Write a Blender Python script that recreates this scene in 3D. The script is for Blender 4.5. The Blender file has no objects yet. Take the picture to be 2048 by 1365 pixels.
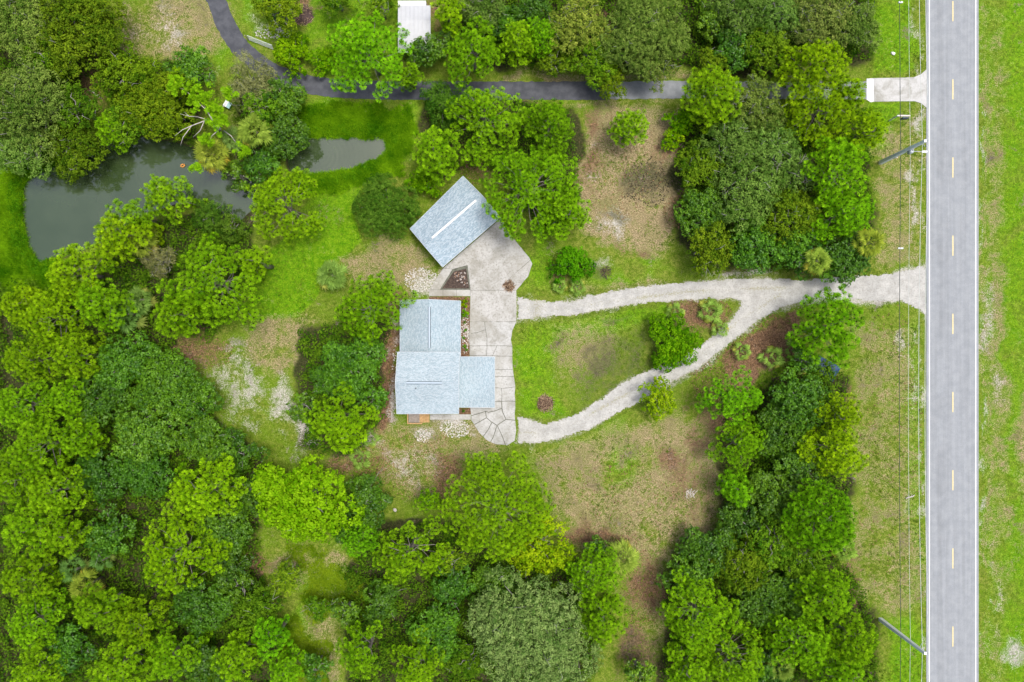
import bpy, bmesh, math, random
import numpy as np
from mathutils import Vector, Matrix

# ------------------------------------------------------------------ camera, sky, sun, exposure
S = 0.0775                       # metres per photo pixel on the ground
HC = S * 1024 * 24 / 18          # flying height for a 24 mm lens
scene = bpy.context.scene
col = scene.collection
cam_d = bpy.data.cameras.new("camera")
cam_d.sensor_width = 36.0
cam_d.lens = 24.0
cam_d.clip_start = 0.5
cam_d.clip_end = 9000.0
cam = bpy.data.objects.new("camera", cam_d)
cam.location = (0, 0, HC)
cam.rotation_euler = (0, 0, 0)
col.objects.link(cam)
scene.camera = cam

SUN_EL, SUN_AZ = 75.0, 70.0      # azimuth clockwise from +Y (up in the photo)
w = bpy.data.worlds.new("World")
scene.world = w
w.use_nodes = True
nt = w.node_tree
sky = nt.nodes.new("ShaderNodeTexSky")
sky.sky_type = 'NISHITA'
sky.sun_disc = False
sky.sun_elevation = math.radians(SUN_EL)
sky.sun_rotation = math.radians(SUN_AZ)
sky.air_density = 0.95
sky.dust_density = 5.0
sky.ozone_density = 0.3
bg = nt.nodes["Background"]
bg.inputs[1].default_value = 0.135
nt.links.new(sky.outputs[0], bg.inputs[0])
sun_d = bpy.data.lights.new("sun", 'SUN')
sun_d.energy = 1.9
sun_d.angle = math.radians(17)
sun_d.color = (1.0, 0.985, 0.955)
sun = bpy.data.objects.new("sun", sun_d)
az, el = math.radians(SUN_AZ), math.radians(SUN_EL)
sdir = Vector((math.sin(az) * math.cos(el), math.cos(az) * math.cos(el), math.sin(el)))
sun.rotation_euler = sdir.to_track_quat('Z', 'Y').to_euler()
col.objects.link(sun)
scene.view_settings.view_transform = 'Standard'
scene.view_settings.look = 'None'
scene.view_settings.gamma = 1.0
scene.view_settings.exposure = 0.47
scene.cycles.max_bounces = 5
scene.cycles.diffuse_bounces = 2
scene.cycles.transparent_max_bounces = 4
scene.cycles.caustics_reflective = False
scene.cycles.caustics_refractive = False

# ------------------------------------------------------------------ helpers
def W(px, py, z=0.0):
    """place in metres of a point seen in the photo at (px,py) that stands z above the ground"""
    f = S * (1 - z / HC)
    return Vector(((px - 1024) * f, (682.5 - py) * f, z))

def tag(o, label=None, cat=None, group=None, kind=None):
    if label: o["label"] = label
    if cat: o["category"] = cat
    if group: o["group"] = group
    if kind: o["kind"] = kind
    return o

def empty(name, loc=(0, 0, 0), rz=0.0):
    o = bpy.data.objects.new(name, None)
    o.location = loc
    o.rotation_euler = (0, 0, rz)
    o.empty_display_size = 0.3
    col.objects.link(o)
    return o

def link(name, me, parent=None, mat=None):
    o = bpy.data.objects.new(name, me)
    if mat is not None and len(me.materials) == 0:
        me.materials.append(mat)
    col.objects.link(o)
    if parent is not None:
        o.parent = parent
    return o

def mesh_np(name, verts, faces, smooth=False):
    """faces: (M,k) int array"""
    verts = np.asarray(verts, np.float32); faces = np.asarray(faces, np.int32)
    me = bpy.data.meshes.new(name)
    m, k = faces.shape
    me.vertices.add(len(verts)); me.vertices.foreach_set("co", verts.ravel())
    me.loops.add(m * k); me.loops.foreach_set("vertex_index", faces.ravel())
    me.polygons.add(m)
    me.polygons.foreach_set("loop_start", np.arange(0, m * k, k, dtype=np.int32))
    me.polygons.foreach_set("loop_total", np.full(m, k, np.int32))
    if smooth:
        me.polygons.foreach_set("use_smooth", np.ones(m, bool))
    me.update(calc_edges=True)
    return me

def face_attr(me, name, vals):
    a = me.attributes.new(name, 'FLOAT', 'FACE')
    a.data.foreach_set("value", np.asarray(vals, np.float32))

def point_attr(me, name, vals):
    a = me.attributes.new(name, 'FLOAT', 'POINT')
    a.data.foreach_set("value", np.asarray(vals, np.float32))

class MB:
    """collects simple solids, builds one mesh"""
    def __init__(s): s.v = []; s.f = []
    def add(s, vs, fs):
        b = len(s.v); s.v += [tuple(p) for p in vs]; s.f += [tuple(i + b for i in f) for f in fs]; return s
    def box(s, c, size, rz=0.0, mat=None):
        x, y, z = [d / 2 for d in size]
        vs = [Vector((i * x, j * y, k * z)) for i in (-1, 1) for j in (-1, 1) for k in (-1, 1)]
        R = mat if mat is not None else Matrix.Rotation(rz, 3, 'Z')
        vs = [R @ p + Vector(c) for p in vs]
        return s.add(vs, [(0, 1, 3, 2), (4, 6, 7, 5), (0, 4, 5, 1), (2, 3, 7, 6), (0, 2, 6, 4), (1, 5, 7, 3)])
    def prism(s, poly, z0, z1):
        n = len(poly)
        vs = [(p[0], p[1], z0) for p in poly] + [(p[0], p[1], z1) for p in poly]
        fs = [tuple(range(n))[::-1], tuple(range(n, 2 * n))] + [(i, (i + 1) % n, n + (i + 1) % n, n + i) for i in range(n)]
        return s.add(vs, fs)
    def slab(s, quad, t):
        """solid sheet: top corners quad (3D), thickness t downwards"""
        n = len(quad)
        vs = [Vector(p) for p in quad] + [Vector(p) - Vector((0, 0, t)) for p in quad]
        fs = [tuple(range(n)), tuple(range(2 * n - 1, n - 1, -1))] + [(i, n + i, n + (i + 1) % n, (i + 1) % n) for i in range(n)]
        return s.add(vs, fs)
    def tube(s, pts, rad, n=6):
        pts = [Vector(p) for p in pts]
        rings = []
        for i, p in enumerate(pts):
            d = (pts[min(i + 1, len(pts) - 1)] - pts[max(i - 1, 0)]).normalized()
            a = d.orthogonal().normalized(); b = d.cross(a)
            r = rad[i] if hasattr(rad, '__len__') else rad
            rings.append([p + a * r * math.cos(t) + b * r * math.sin(t) for t in [2 * math.pi * k / n for k in range(n)]])
        vs = [q for ring in rings for q in ring]
        fs = []
        for i in range(len(pts) - 1):
            for k in range(n):
                fs.append((i * n + k, i * n + (k + 1) % n, (i + 1) * n + (k + 1) % n, (i + 1) * n + k))
        fs.append(tuple(range(n))[::-1]); fs.append(tuple((len(pts) - 1) * n + k for k in range(n)))
        return s.add(vs, fs)
    def build(s, name, mat, parent=None, smooth=False):
        me = bpy.data.meshes.new(name)
        me.from_pydata(s.v, [], s.f); me.update()
        bm = bmesh.new(); bm.from_mesh(me); bmesh.ops.recalc_face_normals(bm, faces=bm.faces); bm.to_mesh(me); bm.free()
        if smooth:
            me.polygons.foreach_set("use_smooth", np.ones(len(me.polygons), bool))
        return link(name, me, parent, mat)

# ---- numpy value noise on the plane
_rn = np.random.default_rng(7)
_tab = _rn.random((256, 256))
def vnoise(x, y, f, o=0):
    x = np.asarray(x) * f + 37.3 * o + 500; y = np.asarray(y) * f + 91.7 * o + 500
    xi = np.floor(x).astype(int); yi = np.floor(y).astype(int)
    u = x - xi; v = y - yi; u = u * u * (3 - 2 * u); v = v * v * (3 - 2 * v)
    g = lambda a, b: _tab[a % 256, b % 256]
    return (g(xi, yi) * (1 - u) + g(xi + 1, yi) * u) * (1 - v) + (g(xi, yi + 1) * (1 - u) + g(xi + 1, yi + 1) * u) * v
def fbm(x, y, f, o=0, n=3):
    t = 0; a = 1; s = 0
    for i in range(n):
        t = t + a * vnoise(x, y, f * 2 ** i, o + i); s += a; a *= .55
    return t / s

def poly_sd(x, y, poly):
    """signed distance, positive inside"""
    x = np.asarray(x, float); y = np.asarray(y, float)
    inside = np.zeros(x.shape, bool); d = np.full(x.shape, 1e9)
    n = len(poly)
    for i in range(n):
        x0, y0 = poly[i]; x1, y1 = poly[(i + 1) % n]
        ex, ey = x1 - x0, y1 - y0
        t = np.clip(((x - x0) * ex + (y - y0) * ey) / (ex * ex + ey * ey + 1e-9), 0, 1)
        d = np.minimum(d, np.hypot(x - x0 - t * ex, y - y0 - t * ey))
        c = ((y0 > y) != (y1 > y)) & (x < (x1 - x0) * (y - y0) / ((y1 - y0) if y1 != y0 else 1e-9) + x0)
        inside ^= c
    return np.where(inside, d, -d)

def sm(a, b, x):
    t = np.clip((x - a) / (b - a), 0, 1); return t * t * (3 - 2 * t)

# ------------------------------------------------------------------ materials
class NT:
    def __init__(s, name):
        s.m = bpy.data.materials.new(name); s.m.use_nodes = True
        s.t = s.m.node_tree; s.b = s.t.nodes["Principled BSDF"]; s.out = s.t.nodes["Material Output"]
        s.pos = s.n("ShaderNodeTexCoord").outputs["Object"]
    def n(s, ty, ins=None, **kw):
        nd = s.t.nodes.new(ty)
        for k, v in kw.items(): setattr(nd, k, v)
        if ins:
            for k, v in ins.items():
                if isinstance(v, bpy.types.NodeSocket): s.t.links.new(v, nd.inputs[k])
                else: nd.inputs[k].default_value = v
        return nd
    def noise(s, scale, detail=4, rough=.6, dist=0, vec=None):
        return s.n("ShaderNodeTexNoise", {"Vector": vec or s.pos, "Scale": scale, "Detail": detail, "Roughness": rough, "Distortion": dist}).outputs[0]
    def math(s, op, a, b=0.0, c=0.0, clamp=False):
        return s.n("ShaderNodeMath", {0: a, 1: b, 2: c}, operation=op, use_clamp=clamp).outputs[0]
    def ss(s, v, a, b, lo=0.0, hi=1.0):
        return s.n("ShaderNodeMapRange", {"Value": v, "From Min": a, "From Max": b, "To Min": lo, "To Max": hi}, interpolation_type='SMOOTHSTEP').outputs[0]
    def mix(s, f, a, b, mode='MIX'):
        nd = s.n("ShaderNodeMix", data_type='RGBA', blend_type=mode)
        for i, v in ((0, f), (6, a), (7, b)):
            if isinstance(v, bpy.types.NodeSocket): s.t.links.new(v, nd.inputs[i])
            else: nd.inputs[i].default_value = v if i == 0 else (*v[:3], 1)
        return nd.outputs[2]
    def scale(s, c, f):
        """colour times scalar"""
        return s.n("ShaderNodeVectorMath", {0: c, "Scale": f}, operation='SCALE').outputs[0]
    def attr(s, name): return s.n("ShaderNodeAttribute", attribute_name=name).outputs["Fac"]
    def bump(s, h, strength=.5, dist=.05):
        nd = s.n("ShaderNodeBump", {"Height": h, "Strength": strength, "Distance": dist})
        s.t.links.new(nd.outputs[0], s.b.inputs["Normal"])
    def done(s, colr, rough=.8, spec=.3, metal=0.0):
        for k, v in (("Base Color", colr), ("Roughness", rough), ("Specular IOR Level", spec), ("Metallic", metal)):
            if isinstance(v, bpy.types.NodeSocket): s.t.links.new(v, s.b.inputs[k])
            else: s.b.inputs[k].default_value = (*v[:3], 1) if k == "Base Color" else v
        return s.m

def plain(name, c, var=.25, scale=3.0, rough=.7, spec=.3, metal=0.0, bump=0.0):
    k = NT(name); a = k.noise(scale, 5, .65)
    f = k.ss(a, .25, .75, 1 - var, 1 + var)
    cc = k.scale(k.mix(0.0, c, c), f)
    if bump: k.bump(k.noise(scale * 4, 4), bump, .02)
    return k.done(cc, rough, spec, metal)

def leaf_mat(name, lo, hi, trans=.15, rough=.5, gloss=False):
    k = NT(name)
    t = k.attr("tint")
    c = k.mix(t, lo, hi)
    oi = k.n("ShaderNodeObjectInfo")
    c = k.mix(1.0, c, oi.outputs["Color"], 'MULTIPLY')
    c = k.mix(k.math('LESS_THAN', t, -.5), c, (.035, .034, .012))      # twig in a tuft's middle, darkened to paint in the shade there
    if gloss:
        k.done(c, rough, .3); base = k.b.outputs[0]
    else:
        base = k.n("ShaderNodeBsdfDiffuse", {"Color": c}).outputs[0]; k.t.nodes.remove(k.b)
    tr = k.n("ShaderNodeBsdfTranslucent", {"Color": k.scale(c, 1.2)})
    mx = k.n("ShaderNodeMixShader", {0: trans, 1: base, 2: tr.outputs[0]})
    k.t.links.new(mx.outputs[0], k.out.inputs[0])
    return k.m

M = {}
M['pine'] = leaf_mat("pine_needles", (.062, .185, .003), (.29, .54, .010))
M['oak'] = leaf_mat("oak_leaves", (.058, .128, .012), (.24, .345, .060))
M['oakb'] = leaf_mat("green_oak_leaves", (.040, .115, .005), (.19, .33, .014))
M['laurel'] = leaf_mat("broad_leaves", (.028, .10, .003), (.13, .30, .008), .15, .45, True)
M['maple'] = leaf_mat("maple_leaves", (.12, .26, .002), (.33, .50, .010), .2)
M['yellow'] = leaf_mat("yellowing_leaves", (.17, .25, .003), (.52, .50, .010), .25)
M['willow'] = leaf_mat("grey_leaves", (.09, .130, .030), (.29, .34, .13))
M['myrtle'] = leaf_mat("fine_leaves", (.030, .095, .006), (.14, .26, .024))
M['shrub'] = leaf_mat("bright_shrub_leaves", (.055, .18, .002), (.26, .48, .006), .2)
M['palm'] = leaf_mat("palm_fronds", (.075, .16, .010), (.30, .42, .075), .2)
M['grass'] = leaf_mat("grass_blades", (.070, .165, .003), (.24, .35, .012), .25)
M['reed'] = leaf_mat("reed_blades", (.035, .150, .002), (.24, .46, .008), .25)
M['under'] = leaf_mat("undergrowth_leaves", (.026, .085, .004), (.13, .24, .012))
M['weed'] = leaf_mat("weed_blades", (.045, .10, .006), (.17, .26, .02), .2)
M['weed2'] = leaf_mat("drive_grass_blades", (.08, .15, .01), (.24, .30, .05), .2)
M['litter'] = leaf_mat("dry_leaves", (.07, .04, .022), (.36, .22, .12), .1)
M['ash'] = leaf_mat("dark_dead_leaves", (.03, .028, .015), (.17, .14, .09), .05)
M['bark'] = plain("pine_bark", (.22, .19, .165), .4, 2.5, .9, bump=.6)
M['oakbark'] = plain("pale_oak_bark", (.28, .27, .24), .35, 2.5, .9, bump=.5)
M['deadwood'] = plain("bleached_dead_wood", (.50, .46, .41), .25, 3, .85)

# ------------------------------------------------------------------ ground regions (photo coordinates of the patches, some of them painted tree shade)
POND_A = [(150, 300), (215, 262), (300, 272), (360, 285), (400, 300), (440, 342), (500, 350), (520, 400), (480, 440), (440, 436), (410, 415), (350, 408), (300, 425),
          (245, 452), (190, 490), (110, 520), (72, 535), (45, 495), (33, 430), (38, 360), (90, 330)]
POND_B = [(560, 280), (608, 268), (680, 266), (740, 267), (776, 268), (776, 300), (768, 318), (735, 330), (695, 345), (650, 352), (610, 356), (575, 340)]
LUSH = [(488, 640), (596, 637), (640, 588), (640, 545), (700, 508), (724, 482), (700, 400), (640, 420), (560, 480), (500, 540)]
WOODS = [
    [(-300, 560), (60, 560), (200, 540), (335, 640), (380, 740), (430, 830), (530, 900), (545, 960), (520, 1060), (540, 1180), (560, 1300), (580, 1700), (-300, 1700)],
    [(690, 1130), (760, 1050), (900, 1040), (1010, 1110), (1130, 1110), (1180, 1160), (1190, 1300), (1190, 1700), (700, 1700), (700, 1300)],
    [(1500, 770), (1600, 700), (1690, 740), (1700, 1000), (1690, 1130), (1750, 1210), (1760, 1700), (1290, 1700), (1330, 1280), (1320, 1140), (1440, 1060), (1450, 950), (1440, 800)],
    [(1370, 210), (1740, 210), (1745, 470), (1720, 535), (1600, 540), (1480, 540), (1370, 480), (1350, 320)],
    [(880, -400), (1740, -400), (1745, 120), (1400, 135), (1100, 140), (890, 125)],
    [(-300, -300), (235, -300), (220, 100), (180, 140), (140, 320), (-300, 330)],
    [(200, 110), (390, 130), (400, 290), (240, 270)],
    [(470, 180), (600, 190), (600, 330), (480, 340)],
    [(230, 420), (500, 440), (520, 560), (420, 690), (200, 560)],
    [(850, 190), (1140, 210), (1160, 400), (1090, 470), (960, 330), (860, 370)],
    [(600, 660), (770, 640), (770, 830), (720, 910), (610, 900)],
]
SANDP = [(1853, 531), (1800, 543), (1740, 550), (1600, 558), (1480, 556), (1400, 561), (1330, 567), (1250, 577), (1180, 589), (1135, 602), (1090, 602), (1034, 590),
         (1034, 645), (1060, 640), (1110, 632), (1140, 634), (1210, 621), (1300, 607), (1371, 603), (1462, 599), (1482, 606), (1468, 628), (1440, 660), (1400, 690), (1340, 726), (1290, 741), (1238, 768),
         (1200, 796), (1150, 828), (1090, 846), (1034, 832), (1034, 889), (1070, 889), (1120, 880), (1180, 861), (1238, 826), (1290, 800), (1350, 763), (1400, 735), (1440, 706), (1480, 672), (1520, 642),
         (1560, 617), (1620, 601), (1680, 601), (1740, 604), (1800, 606), (1825, 614), (1853, 633)]
GX = np.concatenate([-np.geomspace(3500, 92, 14), np.arange(-90, 90.01, .42), np.geomspace(92, 3500, 14)])
GY = np.concatenate([-np.geomspace(3500, 64, 14), np.arange(-62, 62.01, .42), np.geomspace(64, 3500, 14)])
gx, gy = np.meshgrid(GX, GY)
PX, PY = gx / S + 1024, 682.5 - gy / S
WX = PX + (fbm(gx, gy, .25, 1) - .5) * 46 + (fbm(gx, gy, .07, 11) - .5) * 50; WY = PY + (fbm(gx, gy, .25, 5) - .5) * 46 + (fbm(gx, gy, .07, 15) - .5) * 50     # warped outlines

def blob(x, y, rx, ry=None, soft=.5, ang=0):
    soft = min(.95, soft * 1.7)
    ry = ry or rx; c, s_ = math.cos(math.radians(ang)), math.sin(math.radians(ang))
    dx, dy = WX - x, WY - y
    u, v = (dx * c + dy * s_) / rx, (-dx * s_ + dy * c) / ry
    return 1 - sm(1 - soft, 1 + soft, np.hypot(u, v))
def reg(poly, soft=10, warp=True):
    return sm(-soft, soft, poly_sd(WX if warp else PX, WY if warp else PY, poly))
def mx(*a):
    r = a[0]
    for b in a[1:]: r = np.maximum(r, b)
    return r

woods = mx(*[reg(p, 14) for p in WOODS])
tan = mx(.76 * reg([(1145, 250), (1210, 215), (1370, 230), (1385, 470), (1330, 520), (1180, 500), (1140, 380)], 30),
         .60 * reg([(1060, 900), (1300, 840), (1420, 800), (1470, 900), (1460, 1050), (1330, 1140), (1150, 1110), (1090, 1000)], 35),
         .60 * reg([(500, 645), (640, 640), (650, 760), (560, 760), (480, 720)], 25),
         .55 * reg([(690, 840), (960, 840), (1000, 900), (900, 960), (880, 1010), (780, 1000), (700, 920)], 25),
         .62 * reg([(690, 520), (760, 480), (840, 490), (880, 540), (800, 590), (700, 570)], 20),
         .40 * reg([(1700, 640), (1850, 640), (1850, 1240), (1760, 1240), (1700, 1100)], 30),
         .46 * reg([(1750, 290), (1850, 220), (1850, 530), (1740, 540)], 25),
         .56 * reg([(230, 20), (420, -40), (470, 60), (380, 130), (250, 130)], 25), .50 * blob(1992, 700, 16, 900), .55 * blob(2040, 900, 20, 160), .5 * blob(1970, 700, 8, 900),
         .55 * reg([(1000, 145), (1400, 145), (1400, 163), (1000, 163)], 10), .5 * reg([(1000, 199), (1350, 199), (1350, 215), (1000, 215)], 12),
         .5 * blob(1270, 570, 160, 16), .6 * blob(590, 1130, 50, 35), .6 * blob(660, 1290, 40, 110), .55 * blob(660, 1130, 60, 30),
         .62 * blob(1280, 1090, 90, 50), .6 * blob(1300, 1200, 45, 110), .55 * blob(1180, 690, 70, 60), .5 * blob(480, 300, 30, 60))
tan = np.clip(tan - .30 * mx(blob(1105, 510, 40, 50), blob(1250, 520, 70, 30), blob(1240, 930, 30, 40)), 0, 1)
sand = mx(.6 * blob(1245, 468, 34, 16), .55 * blob(1188, 360, 14, 12), .5 * blob(1300, 362, 16, 10), .5 * blob(1210, 520, 20, 10), .62 * blob(575, 800, 26, 40), .68 * blob(600, 860, 55, 20, .5, 35), .60 * blob(470, 745, 34, 46, .5, -35), .48 * blob(505, 800, 40, 50),
          .82 * blob(842, 560, 36, 26, .4, -30), .72 * blob(910, 858, 34, 20), .66 * blob(845, 870, 25, 18), .5 * blob(800, 940, 70, 40),
          .62 * blob(1225, 455, 45, 24), .5 * blob(1180, 295, 22, 10), .7 * blob(540, 66, 46, 13, .4, 18), .6 * blob(505, 45, 12, 30, .6, -20),
          .52 * blob(390, 150, 40, 14), .5 * blob(310, 60, 60, 40), .55 * blob(1843, 160, 9, 200), .58 * blob(1832, 390, 8, 110), .56 * blob(1812, 690, 9, 40), .52 * blob(1834, 770, 8, 60),
          .5 * blob(1820, 1000, 12, 30), .48 * blob(1975, 640, 13, 90), .5 * blob(1990, 760, 10, 60), .55 * blob(2025, 1320, 22, 30), .42 * blob(1985, 1200, 14, 130), .44 * blob(1960, 700, 5, 700),
          .66 * blob(730, 640, 14, 14), .6 * blob(785, 660, 12, 50), .66 * blob(790, 790, 10, 60), .5 * blob(745, 890, 40, 20), .7 * blob(930, 680, 8, 40),
          .62 * sm(-11, 4, poly_sd(WX * .35 + PX * .65, WY * .35 + PY * .65, SANDP)), .5 * blob(1848, 700, 4, 900), .5 * blob(1959, 700, 4, 900), .66 * blob(1500, 548, 60, 10), .6 * blob(1060, 600, 20, 20), .6 * blob(1048, 870, 14, 30), .5 * blob(1385, 985, 10, 14), .5 * blob(620, 870, 30, 40))
brown = mx(.62 * blob(1185, 330, 26, 50), .6 * blob(1330, 300, 30, 30), .72 * blob(1365, 425, 30, 26), .5 * blob(1260, 500, 40, 14), .55 * blob(1330, 920, 40, 26), .55 * blob(1400, 880, 40, 50), .6 * blob(1150, 1060, 50, 16), 1.5 * reg([(919, 598), (940, 598), (940, 714), (919, 714)], 2, False), 1.2 * reg([(858, 594), (940, 594), (940, 602), (858, 602)], 2, False), 1.3 * reg([(918, 816), (942, 816), (942, 829), (918, 829)], 2, False), .95 * reg([(1600, 600), (1600, 700), (1520, 730), (1480, 770), (1420, 770), (1440, 715), (1490, 675), (1540, 635)], 10),
           .62 * blob(1430, 820, 60, 60), .8 * blob(1410, 625, 55, 28, .4, 20), .75 * blob(1185, 1080, 70, 12), .7 * blob(1285, 1180, 40, 60), .62 * blob(1260, 1290, 55, 60),
           .9 * reg([(768, 590), (800, 590), (795, 840), (765, 840)], 6), .9 * blob(755, 830, 22, 40), .66 * blob(720, 930, 60, 20), .7 * blob(895, 960, 30, 50), .75 * blob(945, 335, 22, 50, .5, -40),
           .6 * blob(1355, 425, 26, 30), .7 * blob(400, 705, 60, 30, .5, 20), .75 * blob(180, 165, 40, 60), .6 * blob(5, 135, 25, 25), .9 * blob(605, 25, 18, 34), .6 * blob(1200, 60, 40, 60), .66 * blob(880, 45, 25, 40),
           .9 * blob(930, 655, 9, 60, .3), .7 * blob(520, 1120, 40, 30), .6 * blob(1690, 820, 16, 60), .55 * blob(1715, 1170, 14, 70), .6 * blob(1130, 560, 30, 20), .5 * blob(760, 950, 30, 60),
           .5 * blob(1390, 960, 60, 60), .62 * blob(1170, 250, 25, 30), .7 * blob(835, 620, 60, 6), .55 * blob(1500, 540, 50, 8), .9 * blob(930, 823, 10, 6, .3))
lush = mx(.7 * blob(1240, 925, 36, 50), .6 * blob(1130, 900, 60, 20), .62 * blob(1215, 235, 40, 16), .55 * blob(1290, 520, 60, 18), 1.0 * reg(LUSH, 5, False), .8 * reg([(600, 196), (840, 205), (850, 280), (800, 350), (700, 440), (600, 440), (640, 360), (785, 320), (785, 260), (600, 262)], 20),
          .75 * reg([(1035, 650), (1100, 640), (1300, 608), (1440, 608), (1330, 650), (1120, 700), (1110, 830), (1040, 830)], 25), .62 * reg([(470, -100), (800, -100), (800, 150), (640, 150), (540, 90), (480, 60)], 15),
          .7 * reg([(1740, -100), (1840, -100), (1840, 140), (1740, 150)], 12), .7 * blob(1080, 540, 35, 60), .6 * blob(1250, 560, 110, 22), .66 * reg([(1955, -200), (2300, -200), (2300, 1600), (1955, 1600)], 14),
          .6 * blob(450, 120, 35, 45), .75 * reg([(1745, 212), (1800, 212), (1800, 290), (1745, 300)], 10), .65 * blob(660, 1210, 90, 110), .6 * reg([(1820, 640), (1852, 640), (1852, 1365), (1790, 1365), (1800, 1240)], 12),
          .75 * reg([(1760, 1240), (1850, 1240), (1850, 1500), (1760, 1500)], 14), .5 * blob(1190, 870, 110, 26, .5, -28), .7 * blob(20, 460, 40, 100), .5 * blob(900, 870, 50, 25))
dark = mx(.95 * blob(1298, 368, 44, 42, .4), .72 * blob(1235, 735, 90, 46, .5, -30), .4 * blob(1200, 690, 70, 40), .5 * blob(1320, 690, 40, 60), .5 * blob(1180, 960, 60, 30), .62 * blob(1240, 440, 30, 8, .6, 20), .55 * blob(1210, 540, 30, 10, .6, 40),
          .55 * blob(1245, 640, 36, 8, .6, -8), .55 * blob(1260, 1310, 45, 55), .4 * blob(1110, 950, 30, 60))  # includes soft tree shade painted into the soil colour beside the brown path
pond = np.maximum(poly_sd(PX, PY, POND_A), poly_sd(PX, PY, POND_B))
gz = (fbm(gx, gy, .09, 9) - .5) * .30 + (fbm(gx, gy, .7, 3) - .5) * .08
hard = mx(reg([(1800, -900), (2000, -900), (2000, 2300), (1800, 2300)], 12, False), reg([(770, 330), (1100, 330), (1110, 900), (770, 920)], 30, False),
          sm(-18, 4, -np.abs(PY - 182) + 20) * (PX > 560) * (PX < 1900), sm(-20, 10, 40 - np.hypot(PX - 500, PY - 80) * .35))
hard = np.clip(np.where((PX > 1030) & (PX < 1860) & (PY > 520) & (PY < 900), 1, hard), 0, 1)
gz = gz * (1 - hard)
gz = np.where(hard > .5, gz, gz) - .02 * hard
gz = gz - 1.9 * sm(-8, 30, pond) - .28 * sm(-34, -2, pond)
gz[(np.abs(gx) > 90.5) | (np.abs(gy) > 62.5)] = 0.0

nx, ny = len(GX), len(GY)
idx = np.arange(nx * ny).reshape(ny, nx)
F = np.stack([idx[:-1, :-1], idx[:-1, 1:], idx[1:, 1:], idx[1:, :-1]], -1).reshape(-1, 4)
gme = mesh_np("ground", np.stack([gx, gy, gz], -1).reshape(-1, 3), F, True)
for nm, a in (("tan", tan), ("sand", sand), ("brown", brown), ("lush", lush), ("dark", dark), ("woods", woods), ("bank", sm(-10, 6, pond))):
    point_attr(gme, nm, a.ravel())

def ground_z(x, y):
    i = np.clip(np.searchsorted(GX, x), 1, nx - 1); j = np.clip(np.searchsorted(GY, y), 1, ny - 1)
    u = (x - GX[i - 1]) / (GX[i] - GX[i - 1]); v = (y - GY[j - 1]) / (GY[j] - GY[j - 1])
    return (gz[j - 1, i - 1] * (1 - u) + gz[j - 1, i] * u) * (1 - v) + (gz[j, i - 1] * (1 - u) + gz[j, i] * u) * v

k = NT("ground_soil_and_grass")
n_lo = k.noise(.10, 4, .6); n_md = k.noise(.55, 6, .65, .3); n_hi = k.noise(3.2, 5, .75); n_x = k.noise(9.0, 3, .7)
n_p = k.noise(1.5, 5, .7, .2); n_b = k.noise(.22, 4, .6, .6); n_f = k.noise(6.0, 4, .75)
def chan(name, a=.9, b=1.0, lo=.22, hi=.88):
    v = k.math('ADD', k.attr(name), k.math('ADD', k.math('MULTIPLY', k.math('SUBTRACT', n_md, .5), a), k.math('ADD', k.math('MULTIPLY', k.math('SUBTRACT', n_f, .5), b), k.math('ADD', k.math('MULTIPLY', k.math('SUBTRACT', n_p, .5), .9), k.math('MULTIPLY', k.math('SUBTRACT', n_b, .5), 1.7)))))
    return k.ss(v, lo, hi)
lawn = k.mix(k.ss(n_p, .35, .65), (.085, .145, .008), (.19, .225, .035))
lawn = k.mix(k.ss(n_b, .35, .65, 0, .7), lawn, (.12, .215, .010))
lu = k.mix(k.ss(n_p, .3, .7), (.060, .185, .002), (.165, .30, .008))
c = k.mix(chan("lush", .6, .7), lawn, lu)
tn = k.mix(k.ss(n_f, .3, .7), (.185, .145, .070), (.36, .28, .165))
tn = k.mix(k.ss(n_b, .45, .7, 0, .7), tn, (.165, .18, .05))
c = k.mix(chan("tan", .9, 1.2, .18, .80), c, tn)
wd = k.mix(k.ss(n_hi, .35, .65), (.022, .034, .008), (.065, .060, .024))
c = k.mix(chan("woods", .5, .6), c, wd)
br = k.mix(k.ss(n_hi, .3, .7), (.075, .045, .026), (.26, .155, .09))
c = k.mix(chan("brown", .7, .9), c, br)
sd = k.mix(k.ss(n_hi, .3, .7), (.31, .285, .235), (.53, .51, .465))
c = k.mix(chan("sand", .8, 1.2, .30, .95), c, sd)
dk = k.mix(k.ss(n_hi, .3, .7), (.035, .038, .018), (.10, .095, .055))
c = k.mix(k.math('MULTIPLY', chan("dark", .6, 1.1, .2, 1.0), .75), c, dk)
c = k.mix(chan("bank", .2, .3), c, (.045, .04, .022))
c = k.scale(c, k.math('MULTIPLY', k.ss(n_x, .25, .75, .66, 1.34), k.ss(n_f, .25, .75, .68, 1.32)))
k.bump(k.math('ADD', n_hi, k.math('MULTIPLY', n_x, .5)), .9, .10)
ground = link("ground", gme, None, k.done(c, .95, .1))
tag(ground, "lawn, dry grass and sandy soil around the house", kind="structure")

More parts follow.
